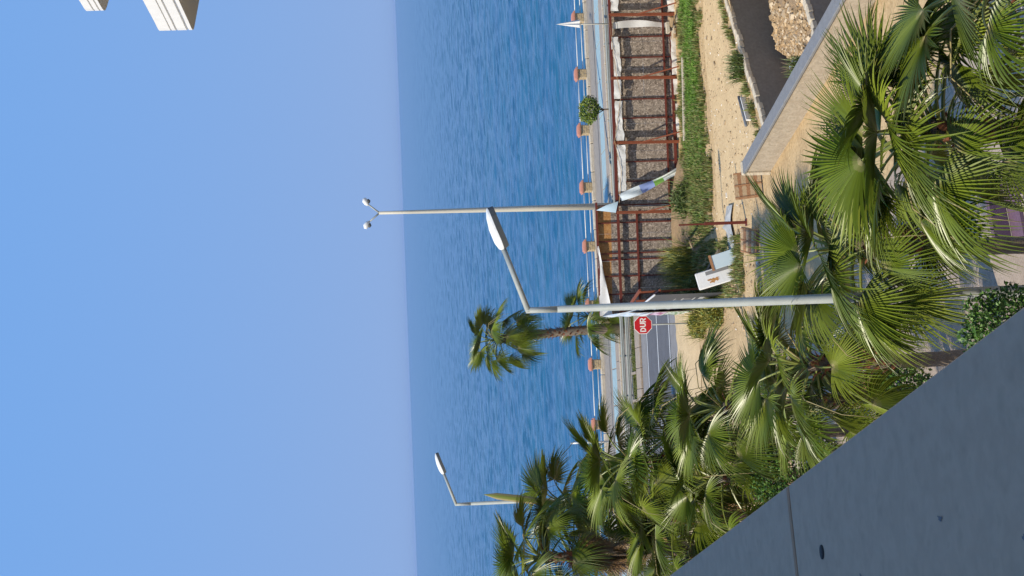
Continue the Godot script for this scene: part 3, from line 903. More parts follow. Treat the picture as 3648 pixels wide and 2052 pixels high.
	part("white_print", done(st), M.print, d)
	var off := Vector3(.16, 0, -.02)
	for t in [0.02, 0.3]:
		part("frame_post", barm(C.lerp(D, t) + off, C.lerp(D, t) + off + Vector3(0, 3.05, 0), .09, .09), M.rust, d)
	part("frame_rail", barm(C + off + Vector3(.08, 3.05, 0), C.lerp(D, .55) + off + Vector3(.3, 3.05, 0), .09, .09), M.rust, d)
	part("frame_rail", barm(C + off + Vector3(.02, 2.6, 0), D + off + Vector3(.02, 2.6, 0), .07, .07), M.rust, d)
	part("frame_brace", barm(C.lerp(D, .5) + off + Vector3(.24, 3.0, 0), C.lerp(D, .5) + off + Vector3(.3, 0, 0), .08, .08), M.rust, d)

# ------------------------------------------------------------------ things lying about on the lot
func pallet(label: String, xf: Transform3D, boards: int, w: float, hgt: float, m1, m2):
	var p := thing("wooden_pallet", label, "pallet")
	p.transform = xf
	for i in boards:
		var y := (i + 0.5) * hgt / boards
		part("deck_board", boxm(Vector3(w * rng.randf_range(.96, 1.0), hgt / boards * 0.93, 0.022)), m1 if i % 2 == 0 else m2, p, Transform3D(Basis(Vector3.BACK, rng.randf_range(-.015, .015)), Vector3(rng.randf_range(-.02, .02), y, .06)))
	for x in [-w * .46, 0.0, w * .46]:
		part("stringer", boxm(Vector3(.07, hgt, .09)), m2, p, Transform3D(Basis.IDENTITY, Vector3(x, hgt / 2, 0)))
		part("cross_bar", boxm(Vector3(.045, hgt * .98, .02)), M.wood_dark, p, Transform3D(Basis.IDENTITY, Vector3(x, hgt / 2, .083)))

func lot_things():
	pallet("rust-stained wooden pallet leaning at the end of the grey-coped wall", Transform3D(Basis(Vector3.UP, 0.25) * Basis(Vector3.RIGHT, -0.35), Vector3(3.28, 0.02, -52.2)), 7, 0.95, 0.95, M.wood, M.wood_dark)
	pallet("pale wooden pallet lying low on the sand near the red post", Transform3D(Basis(Vector3.UP, -0.2) * Basis(Vector3.RIGHT, -1.15), Vector3(1.25, 0.05, -53.0)), 6, 0.9, 0.9, M.wood_dark, M.wood)
	var tp := thing("timber_stack", "untidy stack of short pale timber blocks against the hoarding", "timber stack", Vector3(11.15, 0, -66.9))
	for i in 16:
		var w := rng.randf_range(.3, .6)
		part("timber_block", boxm(Vector3(w, rng.randf_range(.09, .16), rng.randf_range(.15, .3)), .01), M.wood if i % 3 else M.cream, tp, Transform3D(Basis.from_euler(Vector3(rng.randf_range(-.08, .08), rng.randf_range(-.5, .5), rng.randf_range(-.1, .1))), Vector3(rng.randf_range(-.42, .42), .08 + (i / 5) * .14, rng.randf_range(-.18, .25))))
	var rp := thing("red_post", "lone dark red steel post standing in the sand beside a pallet", "post", Vector3(2.05, 0, -54.9), 0.0)
	part("sleeve", boxm(Vector3(.11, 1.55, .11), .01), M.red, rp, Transform3D(Basis.IDENTITY, Vector3(0, .77, 0)))
	part("rod", boxm(Vector3(.06, .95, .06)), M.red, rp, Transform3D(Basis.IDENTITY, Vector3(-.012, 2.0, 0)))
	part("base_plate", boxm(Vector3(.26, .02, .26)), M.red, rp, Transform3D(Basis.IDENTITY, Vector3(0, .016, 0)))
	# long pale kerb piece in the grass
	var kb := part("loose_kerb", barm(Vector3(6.05, .13, -65.55), Vector3(9.6, .13, -65.2), .16, .22), M.cream, self)
	tag(kb, "long pale kerb length lying along the grass strip", "kerb")
	# planks by the mound
	var pls := [[Vector3(2.0, .12, -66.0), Vector3(1.35, .35, -63.6), .12], [Vector3(1.7, .08, -65.0), Vector3(1.5, .1, -63.4), .1], [Vector3(0.35, .15, -61.8), Vector3(1.15, .2, -58.9), .12]]
	var labs := ["weathered plank lying aslant below the earth mound", "short plank lying beside the aslant plank by the mound", "long dark beam lying between weeds and the fallen white sign"]
	for i in 3:
		tag(part("plank", barm(pls[i][0], pls[i][1], pls[i][2], .05 if i < 2 else .12), M.wood if i < 2 else M.trunk, self), labs[i], "plank")
	# crumpled sheet
	var n := FastNoiseLite.new()
	n.seed = 12
	n.frequency = 1.1
	var st := mb(true)
	for i in 14:
		for j in 8:
			var q := []
			for e in [[i, j], [i + 1, j], [i + 1, j + 1], [i, j + 1]]:
				var x: float = 0.9 + e[0] / 14.0 * 1.9
				var z: float = -57.9 + e[1] / 8.0 * 1.0 + 0.25 * sin(e[0] * 0.5)
				q.append(Vector3(x, 0.1 + absf(n.get_noise_2d(x * 2.2, z * 2.2)) * 0.4 * sin(PI * e[1] / 8.0) * sin(PI * e[0] / 14.0), z))
			quad(st, q[0], q[1], q[2], q[3])
	tag(part("plastic_sheet", done(st), plain(lin(.42, .42, .40), .35), self), "crumpled grey plastic sheet lying on the sand", "sheet")
	# fallen white sign panels
	var fs := thing("fallen_sign", "fallen white sign panel with rust stains leaning in the weeds", "sign", Vector3(0.14, 0.0, -57.7), 0.15)
	var fb := Basis(Vector3.RIGHT, -0.3) * Basis(Vector3.BACK, 0.22)
	part("panel", boxm(Vector3(0.66, 1.5, 0.12), .03), M.vinyl, fs, Transform3D(fb, Vector3(0, .62, 0)))
	var rs := mb()
	for i in 12:
		var rr := [rng.randf_range(.04, .13), rng.randf_range(.04, .13)]
		for e in [[0.0, 0.0], [TAU * i / 12, rr[0]], [TAU * (i + 1) / 12, rr[1]]]:
			rs.add_vertex(Vector3(cos(e[0]) * e[1] - .1, sin(e[0]) * e[1] * 2.6 + .1, .063))
	part("rust_stain", done(rs), M.osb_fresh, fs, Transform3D(fb, Vector3(0, .62, 0)))
	part("grey_patch", boxm(Vector3(.14, .9, .006)), plain(lin(.2, .2, .2), .7), fs, Transform3D(fb, fb * Vector3(.2, -.1, .062) + Vector3(0, .62, 0)))
	part("edge_frame", boxm(Vector3(.7, .07, .14)), M.rust, fs, Transform3D(fb, fb * Vector3(0, -.77, 0) + Vector3(0, .62, 0)))
	var fs2 := thing("fallen_signboard", "pale blue-white panel with a brown edge lying behind the fallen sign", "panel", Vector3(0.78, 0, -57.0), 0.2)
	part("sheet", boxm(Vector3(0.55, .95, .05), .01), plain(lin(.5, .6, .64), .5), fs2, Transform3D(fb, Vector3(0, .42, 0)))
	part("edge_strip", boxm(Vector3(.6, .1, .08)), M.wood_dark, fs2, Transform3D(fb, fb * Vector3(0, .5, .01) + Vector3(0, .42, 0)))
	# white debris by the retaining wall
	var wb := part("white_board", barm(Vector3(5.6, .06, -53.5), Vector3(6.5, .06, -54.3), .25, .07), M.vinyl, self)
	tag(wb, "white painted board lying beside the retaining wall", "board")
	var gp := part("grey_pipe", tubem([Vector3(5.45, .1, -53.9), Vector3(6.6, .1, -54.9)], [.06, .06], 8), plain(lin(.12, .14, .17), .5), self)
	tag(gp, "short grey pipe lying beside the white board", "pipe")
	var bag := leaf_cloud(1, Vector3.ONE, 0.1, [Color.WHITE], 1)
	var bgst := mb(true)
	var bn := FastNoiseLite.new()
	bn.seed = 4
	bn.frequency = 1.6
	for i in 10:
		for j in 6:
			var q := []
			for e in [[i, j], [i, j + 1], [i + 1, j + 1], [i + 1, j]]:
				var a: float = TAU * e[0] / 10.0
				var e2: float = -0.3 + (PI / 2 + 0.3) * e[1] / 6.0
				var dd := Vector3(cos(a) * cos(e2), sin(e2), sin(a) * cos(e2))
				q.append(dd * (0.28 + 0.12 * bn.get_noise_3dv(dd * 2.0)))
			quad(bgst, q[0], q[1], q[2], q[3])
	tag(part("rubbish_bag", done(bgst), plain(lin(.5, .56, .64), .4), self, Transform3D(Basis.IDENTITY, Vector3(7.0, -.95, -50.6))), "pale rubbish bag dumped at the end of the rubble heap", "bag")
	# mound of earth along the foot of the tall part of the hoarding
	var mn := FastNoiseLite.new()
	mn.seed = 21
	mn.frequency = 0.6
	st = mb(true)
	for i in 30:
		for j in 12:
			var q := []
			for e in [[i, j], [i + 1, j], [i + 1, j + 1], [i, j + 1]]:
				var x: float = -1.0 + e[0] / 30.0 * 6.6
				var t: float = e[1] / 12.0
				var z: float = lerpf(-67.6, -62.6, t)
				var hh := 0.55 * pow(sin(PI * clampf(e[0] / 30.0, 0, 1)), .6) * pow(1.0 - t, 1.4) + mn.get_noise_2d(x, z) * 0.16 * sin(PI * t) - 0.03
				q.append(Vector3(x, hh, z))
			quad(st, q[0], q[1], q[2], q[3])
	struct("earth_mound", done(st), M.soil)
	# painted bench glimpsed under the fronds
	var bp := thing("painted_bench", "purple painted concrete bench glimpsed beneath palm fronds on the pavement", "bench", Vector3(1.1, 0, -29.3), 0.35)
	part("seat", boxm(Vector3(1.5, .12, .5), .03), M.purple, bp, Transform3D(Basis.IDENTITY, Vector3(0, .45, 0)))
	for x in [-.55, .55]:
		part("leg", boxm(Vector3(.16, .4, .44), .02), plain(lin(.06, .05, .16), .6), bp, Transform3D(Basis.IDENTITY, Vector3(x, .2, 0)))
	part("backrest", boxm(Vector3(1.5, .4, .1), .03), M.purple, bp, Transform3D(Basis(Vector3.RIGHT, .12), Vector3(0, .72, -.22)))

# ------------------------------------------------------------------ plants
func blade_tuft(n: int, hgt: float, spread: float, cols: Array, seed_n: int, w := 0.012) -> ArrayMesh:
	var r := RandomNumberGenerator.new()
	r.seed = seed_n
	var st := mb()
	for i in n:
		var a := r.randf() * TAU
		var rad := sqrt(r.randf()) * spread
		var p := Vector3(cos(a) * rad, 0, sin(a) * rad)
		var b := r.randf() * TAU
		var lean := Vector3(cos(b), 0, sin(b)) * hgt * r.randf_range(.1, .7)
		var hh := hgt * r.randf_range(.5, 1.1)
		var sd := Vector3(-sin(b), 0, cos(b)) * w * r.randf_range(.7, 1.3)
		var m := p + lean * 0.4 + Vector3(0, hh * .62, 0)
		var t := p + lean + Vector3(0, hh, 0)
		var c: Color = cols[r.randi_range(0, cols.size() - 1)]
		st.set_color(c * r.randf_range(.8, 1.2))
		for q in [p - sd, m - sd * .8, p + sd, p + sd, m - sd * .8, m + sd * .8, m - sd * .8, t, m + sd * .8]:
			st.add_vertex(q)
	return done(st)

func scatter(called, label, mesh: Mesh, spots: Array, smin: float, smax: float, category := "grass"):
	var mm := MultiMesh.new()
	mm.transform_format = MultiMesh.TRANSFORM_3D
	mm.use_colors = true
	mm.mesh = mesh
	mm.instance_count = spots.size()
	for i in spots.size():
		var s := rng.randf_range(smin, smax)
		mm.set_instance_transform(i, Transform3D(Basis(Vector3.UP, rng.randf() * TAU).scaled(Vector3.ONE * s), spots[i]))
		var v := rng.randf_range(.75, 1.2)
		mm.set_instance_color(i, Color(v * rng.randf_range(.9, 1.15), v, v))
	var o := MultiMeshInstance3D.new()
	o.multimesh = mm
	o.name = numbered(called)
	o.material_override = M.grass
	add_child(o)
	o.set_meta("kind", "stuff")
	tag(o, label, category)

func plants():
	var n := FastNoiseLite.new()
	n.seed = 31
	n.frequency = 0.35
	var green := blade_tuft(34, .16, .15, [Color(.11, .23, .02), Color(.15, .27, .03), Color(.09, .18, .02)], 2)
	var dry := blade_tuft(18, .22, .17, [Color(.2, .2, .06), Color(.3, .24, .1), Color(.12, .17, .04)], 3)
	var spots := []
	var dspots := []
	for i in 9000:
		var x := rng.randf_range(2.0, 16.0)
		var z := rng.randf_range(-67.4, -60.6)
		var right := clampf((x - 5.0) / 4.0, 0.0, 1.0)
		var mid := lerpf(-63.6, -64.3, right)
		var d := absf(z - mid) / lerpf(1.9, 1.35, right)
		var v := n.get_noise_2d(x * 1.3, z * 1.3)
		if d < 1.0 + v * 0.9:
			if rng.randf() < lerpf(0.55, 0.93, right) + v * .4:
				spots.append(Vector3(x, 0, z))
			else:
				dspots.append(Vector3(x, 0, z))
		elif d < 1.7 + v and rng.randf() < 0.22:
			dspots.append(Vector3(x, 0, z))
	scatter("grass", "bright green grass strip growing at the foot of the hoarding", green, spots, .7, 1.35)
	for i in 900:      # weeds along the retaining wall and the mound
		var t := rng.randf()
		if i % 3 == 0:
			if rng.randf() < .45:
				dspots.append(Vector3(lerpf(4.6, 12.5, t), 0, lerpf(-51.4, -59.1, t) - 0.25 - rng.randf() * rng.randf() * .6))
		elif i % 3 == 1:
			dspots.append(Vector3(rng.randf_range(-.8, 4.6), rng.randf_range(0.0, .2), rng.randf_range(-66.8, -61.5)))
		else:
			dspots.append(Vector3(rng.randf_range(-1.0, 1.6), 0, rng.randf_range(-62, -55.5)))
	scatter("dry_grass", "dry yellowish weeds straggling over the sand", dry, dspots, .6, 1.4)
	var vs := []
	for i in 1500:
		var x := rng.randf_range(-24, 16)
		vs.append(cp(x, .02, rng.randf_range(-84.2, -82.75)))
	scatter("verge_grass", "short olive grass in the strip beside the guard rail", blade_tuft(22, .13, .17, [Color(.1, .13, .02), Color(.14, .16, .03)], 5), vs, .8, 1.3)
	# pebbles and litter over the lot
	var st := mb()
	for i in 2600:
		var x := rng.randf_range(-2.0, 13.0)
		var z := rng.randf_range(-66.0, -52.0)
		if z > -51.0 - (x - 4.5) * 0.97 and x > 3.6:
			continue
		var s := rng.randf_range(.015, .05) * (2.0 if rng.randf() < .05 else 1.0)
		var t := rng.randf_range(.5, 1.15)
		st.set_color(Color(.5 * t, .38 * t, .24 * t) if rng.randf() < .9 else Color(.7, .68, .64))
		box(st, Vector3(x, s * .25, z), Vector3(s * rng.randf_range(.8, 2.0), s * .7, s), Basis.from_euler(Vector3(rng.randf_range(-.4, .4), rng.randf() * TAU, rng.randf_range(-.4, .4))))
	var o := part("pebbles", done(st), M.rubble, self)
	o.set_meta("kind", "stuff")
	tag(o, "small stones and clods scattered over the sand lot", "pebbles")
	# scrubby bushes
	var yel := [Color(.22, .22, .03), Color(.14, .18, .03), Color(.34, .3, .05), Color(.1, .14, .03)]
	var grn := [Color(.09, .14, .03), Color(.14, .18, .05), Color(.06, .1, .02)]
	var bl := [
		["yellow-flecked scrubby bush around the foot of the stop sign", Vector3(-1.75, .25, -63.6), Vector3(.75, .5, .9), yel, 1700],
		["yellow-flecked bush beside the dark billboard", Vector3(-1.25, .3, -60.0), Vector3(.7, .55, .9), yel, 1500],
		["green weedy bush growing over the earth mound", Vector3(3.5, .35, -65.4), Vector3(.85, .6, .7), grn, 1500],
		["tall feathery bush in front of the tall chipboard boards", Vector3(0.55, .55, -65.3), Vector3(1.0, .9, .7), yel, 1900],
		["leafy bush behind the red billboard frame", Vector3(-0.3, .35, -63.5), Vector3(.55, .5, .7), grn, 1200],
		["low green bush beside the retaining wall edge", Vector3(7.6, .12, -54.5), Vector3(.5, .4, .4), grn, 700],
		["grey-green weed bush on the rubble heap", Vector3(6.75, -.6, -48.6), Vector3(.35, .35, .4), grn, 420]]
	for i in bl.size():
		var b: Array = bl[i]
		var t := thing("bush", b[0], "bush", Vector3(b[1].x, b[1].y if b[1].y < 0 else 0.0, b[1].z))
		if i in [3, 5, 6]:
			part("foliage", blade_tuft(b[4] / 3, b[2].y * 1.7, b[2].x, b[3], 40 + i, .014), M.shrub, t)
		else:
			part("foliage", leaf_cloud(b[4], b[2], .065, b[3], 40 + i, .1, 1.7), M.shrub, t, Transform3D(Basis.IDENTITY, Vector3(0, absf(b[1].y), 0)))
			part("blades", blade_tuft(160, b[2].y * 2.0, b[2].x, b[3], 80 + i, .012), M.shrub, t)
		for k in 5:
			var a := TAU * k / 5 + i
			part("stem", tubem([Vector3(0, -.05, 0), Vector3(cos(a) * b[2].x * .5, absf(b[1].y) + .1, sin(a) * b[2].z * .5)], [.02, .008], 5), M.bark, t)
	# leafy hedge and shrubs among the palms
	var dk := [Color(.04, .1, .012), Color(.07, .15, .02), Color(.1, .2, .03), Color(.03, .07, .01)]
	var hl := [
		["glossy dark green shrub beneath the lamp pole by the ledge", Vector3(-.95, 0, -24.6), Vector3(.8, 1.15, .75), 2.35, 5200, .062],
		["dense clipped green shrub behind the grey concrete ledge", Vector3(-4.9, 0, -38.2), Vector3(1.5, 1.3, 1.1), 2.7, 6000, .075],
		["rounded green shrub next to the dense clipped shrub", Vector3(-6.7, 0, -40.5), Vector3(1.3, 1.1, 1.0), 2.3, 4000, .075],
		["low green shrub between the middle palms", Vector3(-2.6, 0, -33.0), Vector3(.8, .8, .8), 1.6, 2200, .07]]
	for i in hl.size():
		var b: Array = hl[i]
		var t := thing("leafy_shrub", b[0], "shrub", b[1])
		part("foliage", leaf_cloud(b[4], b[2], b[5], dk, 60 + i, .45), M.shrub, t, Transform3D(Basis.IDENTITY, Vector3(0, b[3], 0)))
		for k in 4:
			var a := TAU * k / 4 + i
			part("stem", tubem([Vector3(cos(a) * .08, 0, sin(a) * .08), Vector3(cos(a) * .2, b[3] * .6, sin(a) * .2), Vector3(cos(a) * b[2].x * .5, b[3], sin(a) * b[2].z * .5)], [.05, .04, .015], 6), M.bark, t)

# ------------------------------------------------------------------ fan palms
func fan_frond(seed_n: int, incl: float, pet: float, rad: float, dead := false) -> ArrayMesh:
	var r := RandomNumberGenerator.new()
	r.seed = seed_n
	var st := mb()
	# leaf stalk, bending under the weight of the blade
	var pts := []
	var rr := []
	var p := Vector3.ZERO
	var ang := incl
	for i in 7:
		pts.append(p)
		rr.append(lerpf(.028, .014, i / 6.0))
		ang -= deg_to_rad(3.2) * (1.0 + i * .25) * (1.0 if incl > -0.9 else 0.3)
		p += Vector3(cos(ang), sin(ang), 0) * pet / 6.0
	var stalk := Color(.19, .22, .05) if not dead else Color(.24, .13, .06)
	st.set_color(stalk)
	tube(st, pts, rr, 5, false)
	var hub: Vector3 = pts[6]
	ang -= deg_to_rad(r.randf_range(4, 16))
	var d := Vector3(cos(ang), sin(ang), 0)
	var nn := Vector3(-sin(ang), cos(ang), 0)
	var roll := r.randf_range(-.35, .35)
	var s := Vector3(0, 0, 1) * cos(roll) + nn * sin(roll)
	nn = s.cross(d) * -1.0
	if nn.y < 0 and incl > -0.5:
		nn = -nn
	var seg := 46
	var fmax := deg_to_rad(lerpf(r.randf_range(78, 104), r.randf_range(100, 132), clampf((1.1 - incl) / 1.2, 0.0, 1.0)))
	var dphi := 2.0 * fmax / seg
	var droop := lerpf(r.randf_range(.05, .3), r.randf_range(.35, 1.25), clampf((1.1 - incl) / 1.2, 0.0, 1.0)) * (1.8 if dead else 1.0)
	var cup := r.randf_range(.05, .55)
	var base := Color(.085, .128, .012)
	var tone := r.randf_range(.75, 1.2)
	base = base.lerp(Color(.20, .24, .025), r.randf_range(0.0, .85)) * tone
	if dead:
		base = Color(.28, .17, .08) * tone
	var old := clampf((1.1 - incl) / 1.3, 0.0, 1.0)
	var roof := lerpf(r.randf_range(-.25, .2), r.randf_range(.25, .95), old)
	var splitk := lerpf(r.randf_range(.42, .6), r.randf_range(.26, .5), old)
	var rs := [.015, .07, .14, .3, .46, .58, .68, .78, .87, .94, 1.0]
	for k in seg:
		var phi := -fmax + (k + 0.5) * dphi
		var bend := r.randf_range(-.22, .22)
		var L: float = rad * (0.66 + 0.34 * cos(phi * 0.62)) * r.randf_range(.9, 1.07)
		var sf := s * cos(roof) - nn * sin(roof) * signf(phi)
		var dir := (d * cos(phi) + sf * sin(phi) + nn * cup * (1.0 - cos(phi)) * 0.3).normalized()
		var side := (-d * sin(phi) + sf * cos(phi)).normalized()
		var fn := side.cross(dir).normalized()
		if fn.dot(nn) < 0.0:
			fn = -fn
		var split: float = L * splitk * r.randf_range(.88, 1.08)
		var pos: Vector3 = hub + dir * L * float(rs[0])
		var cur := dir
		var twist := r.randf_range(-.7, .7)
		var g := droop * r.randf_range(.65, 1.4)
		if r.randf() < 0.1:
			g *= 2.2
		var colr: Color = base * r.randf_range(.84, 1.16)
		var tipc := colr.lerp(Color(.24, .19, .06), r.randf_range(.0, .7)) if r.randf() < .35 else colr
		var prev := []
		for i in rs.size():
			var t: float = rs[i]
			if i:
				var stepl: float = L * (rs[i] - rs[i - 1])
				cur = (cur + Vector3.DOWN * g * t * t * (rs[i] - rs[i - 1]) * 4.6 + side * bend * (rs[i] - rs[i - 1]) * maxf(0.0, t - .4) * 4.0).normalized()
				pos += cur * stepl
			var rad_here: float = L * t
			var w: float = tan(dphi * .5) * minf(rad_here, split) * 1.02
			if rad_here > split:
				w *= pow(clampf((L - rad_here) / maxf(L - split, .01), 0.0, 1.0), 0.8)
				w = maxf(w, .0015)
			var a: float = twist * maxf(0.0, t - .5)
			var sd := side * cos(a) + fn * sin(a)
			var fold: Vector3 = fn * w * .85
			var now := [pos - sd * w + fold, pos - fold * .5, pos + sd * w + fold]
			if i:
				var c := colr
				if i == 1:
					c = colr.lerp(Color(.36, .30, .18), .6)
				elif i == 2:
					c = colr.lerp(Color(.36, .30, .18), .22)
				elif t > .9:
					c = tipc
				st.set_color(c)
				quad(st, prev[0], prev[1], now[1], now[0])
				quad(st, prev[1], prev[2], now[2], now[1])
			prev = now
	return done(st)

var pool := []
var dead_pool := []
var boot_mesh: ArrayMesh

func make_pool():
	# inclinations from upright spear leaves to hanging old ones
	var inc := [82.0, 66.0, 50.0, 34.0, 18.0, 2.0, -16.0, -36.0]
	for i in inc.size():
		var v := []
		for k in 3:
			v.append(fan_frond(100 + i * 7 + k, deg_to_rad(inc[i]), lerpf(.75, 1.15, minf(1.0, i / 4.0)), lerpf(.98, 1.06, minf(1.0, i / 3.0))))
		pool.append(v)
	for k in 2:
		dead_pool.append(fan_frond(300 + k, deg_to_rad(-74), .55, .85, true))
	var st := mb()
	# an old leaf base: a curved tongue standing off the trunk
	var prev := []
	for i in 5:
		var t := i / 4.0
		var c := Vector3(0.02 + 0.10 * t * t + .03 * t, 0.26 * t - 0.08 * t * t, 0)
		var w := lerpf(.075, .022, t)
		var row := [c + Vector3(-.008, 0, -w), c + Vector3(.022, .0, 0), c + Vector3(-.008, 0, w)]
		if i:
			quad(st, prev[0], prev[1], row[1], row[0])
			quad(st, prev[1], prev[2], row[2], row[1])
		prev = row
	boot_mesh = done(st)

func palm(label: String, crown: Vector3, n: int, seed_n: int, scale_f := 1.0, skirt := 0, boots := 34, lean := Vector2.ZERO, specials := [], tr := 0.15, min_age := 0.0, boot_span := 1.5, max_age := 1.0):
	var r := RandomNumberGenerator.new()
	r.seed = seed_n
	var base := Vector3(crown.x - lean.x, 0, crown.z - lean.y)
	var t := thing("fan_palm", label, "palm tree", base, 0.0, "fan palms")
	var top := crown - base
	var path := []
	var rad := []
	var steps := 14
	for i in steps + 1:
		var f := float(i) / steps
		path.append(Vector3(top.x * f * f, top.y * f - .05 * (1 - f), top.z * f * f))
		rad.append(tr * lerpf(1.35, 0.95, minf(1.0, f * 2.0)) * (1.0 + .05 * sin(i * 2.3)))
	part("trunk", tubem(path, rad, 12), M.trunk, t)
	for i in boots:
		var f := 1.0 - boot_span / top.y * (float(i) / boots)
		var a := i * 2.39996 + r.randf_range(-.2, .2)
		var c := Vector3(top.x * f * f, top.y * f - .12, top.z * f * f)
		var b := Basis(Vector3.UP, a) * Basis(Vector3.BACK, r.randf_range(-.5, .1))
		part("leaf_base", boot_mesh, M.boot, t, Transform3D(b.scaled(Vector3.ONE * r.randf_range(.85, 1.3)), c + Basis(Vector3.UP, a) * Vector3(tr * .85, 0, 0)))
	for i in n:
		var age := lerpf(min_age, max_age, (i + 0.5) / n)
		var cl := clampi(int(age * pool.size()), 0, pool.size() - 1)
		var a := i * 2.39996 + r.randf_range(-.3, .3)
		var sc := r.randf_range(.88, 1.12) * scale_f
		var b := Basis(Vector3.UP, a) * Basis(Vector3.BACK, r.randf_range(-.1, .1)) * Basis(Vector3.RIGHT, r.randf_range(-.25, .25))
		part("frond", pool[cl][r.randi_range(0, 2)], M.leaf, t, Transform3D(b.scaled(Vector3.ONE * sc), top + Vector3(0, lerpf(.12, -.35, age), 0)))
	for sp in specials:       # [azimuth degrees, inclination class, scale, tilt]
		var b := Basis(Vector3.UP, deg_to_rad(sp[0])) * Basis(Vector3.RIGHT, sp[3])
		part("frond", pool[sp[1]][int(absf(sp[0])) % 3], M.leaf, t, Transform3D(b.scaled(Vector3.ONE * sp[2]), top))
	if boots > 16:
		for i in 3:
			var a := r.randf() * TAU
			var d := Vector3(cos(a), 0, sin(a))
			var e := r.randf_range(1.5, 2.3) * scale_f
			part("flower_stalk", tubem([top, top + d * e * .3 + Vector3(0, .5, 0), top + d * e * .65 + Vector3(0, .45, 0), top + d * e * .92 + Vector3(0, -.1, 0), top + d * e + Vector3(0, -.75, 0)], [.016, .014, .012, .009, .004], 5), M.stalk, t)
	for i in skirt:
		var a := i * 2.39996
		part("dead_frond", dead_pool[i % 2], M.leaf, t, Transform3D(Basis(Vector3.UP, a).scaled(Vector3.ONE * r.randf_range(.8, 1.1)), top + Vector3(0, -.35 - r.randf() * (.7 if skirt < 15 else 1.9), 0)))
	return t

func palms():
	make_pool()
	palm("fan palm whose fronds hang over the street pavement by the coped wall", Vector3(3.8, 4.4, -20.2), 20, 10, 1.2)
	palm("large fan palm in front of the grey-coped wall with a red-brown trunk", Vector3(2.1, 4.6, -22.2), 25, 11, 1.25, 0, 44, Vector2(.05, .1), [[-75, 1, 1.4, .15], [-110, 0, 1.35, -.1], [140, 1, 1.35, .1], [-20, 3, 1.3, .2], [-160, 4, 1.3, 0.0]], .15, 0.0, 1.8, .84)
	palm("fan palm with shaggy rust-brown leaf bases right of the lamp pole", Vector3(0.5, 4.5, -26.6), 24, 12, 1.2, 1, 48, Vector2(.1, 0), [[-85, 1, 1.3, .15], [100, 0, 1.3, 0.0], [-30, 3, 1.25, 0.0], [-150, 4, 1.2, 0.1]], .15, 0.0, 1.8, .84)
	palm("fan palm standing left of the lamp pole behind the round shrub", Vector3(-1.8, 4.25, -31), 23, 13, 1.2, 1, 44, Vector2.ZERO, [[-60, 1, 1.25, 0.1]], .15, 0.0, 1.8, .86)
	palm("shorter fan palm with splayed leaf bases beside the concrete ledge", Vector3(-2.8, 3.3, -34), 20, 14, 1.1, 1, 44, Vector2(-.1, 0), [], .15, 0.0, 1.8, .86)
	palm("fan palm in front of the waste container by the sandy verge", Vector3(-3.2, 4.6, -38), 21, 15, 1.15)
	palm("fan palm with dark fans just short of the promenade pillars", Vector3(-4.2, 5.4, -41), 20, 24, 1.15)
	palm("tall fan palm with dark fronds against the promenade and the sea", Vector3(-4.9, 6.4, -42), 24, 16, 1.2)
	palm("fan palm with light green fans above the dense clipped shrub", Vector3(-5.2, 4.4, -40), 21, 17, 1.15, 2)
	palm("fan palm in the middle of the clump below the street lamp", Vector3(-6.7, 5.2, -43), 21, 25, 1.15, 1)
	var spear_palm = palm("fan palm under the distant street lamp with an upright new leaf", Vector3(-6.75, 7.5, -47), 25, 18, 1.2)
	var sp := mb(true)
	for k in 6:
		var a0 := TAU * k / 6
		var a1 := TAU * (k + 1) / 6
		for e in [[0.0, .05, .5, .1], [.5, .1, 1.6, .12], [1.6, .12, 2.35, .1], [2.35, .1, 2.75, .005]]:
			var q := []
			for g in [[a0, e[0], e[1]], [a1, e[0], e[1]], [a1, e[2], e[3]], [a0, e[2], e[3]]]:
				q.append(Vector3(cos(g[0]) * g[2] + g[1] * .17, 7.5 + g[1], sin(g[0]) * g[2] * .4))
			sp.set_color(Color(.2, .23, .05) if k % 2 else Color(.32, .26, .12))
			quad(sp, q[0], q[1], q[2], q[3])
	part("spear_leaf", done(sp), M.leaf, spear_palm)
	palm("fan palm with pale grey trunk beside the ledge", Vector3(-8.0, 4.6, -44), 21, 19, 1.15, 2, 20)
	palm("tallest fan palm with a skirt of dead brown fronds", Vector3(-7.95, 8.7, -45), 25, 20, 1.15, 22, 34, Vector2.ZERO, [], .15, 0.0, 1.5, .8)
	palm("fan palm half hidden behind the skirted palm", Vector3(-8.6, 5.8, -50), 21, 21, 1.1, 4)
	# on the promenade
	palm("tall fan palm with a bare trunk on the promenade behind the stop sign", Vector3(-2.9, 7.4, -86.6), 24, 22, 1.35, 5, 110, Vector2(-.4, 0), [], .25, 0.0, 5.5)
	palm("short young fan palm on the promenade at the foot of the tall palm", Vector3(-1.8, 2.0, -87.4), 18, 23, 1.3, 0, 14, Vector2(.4, 0), [], .14)

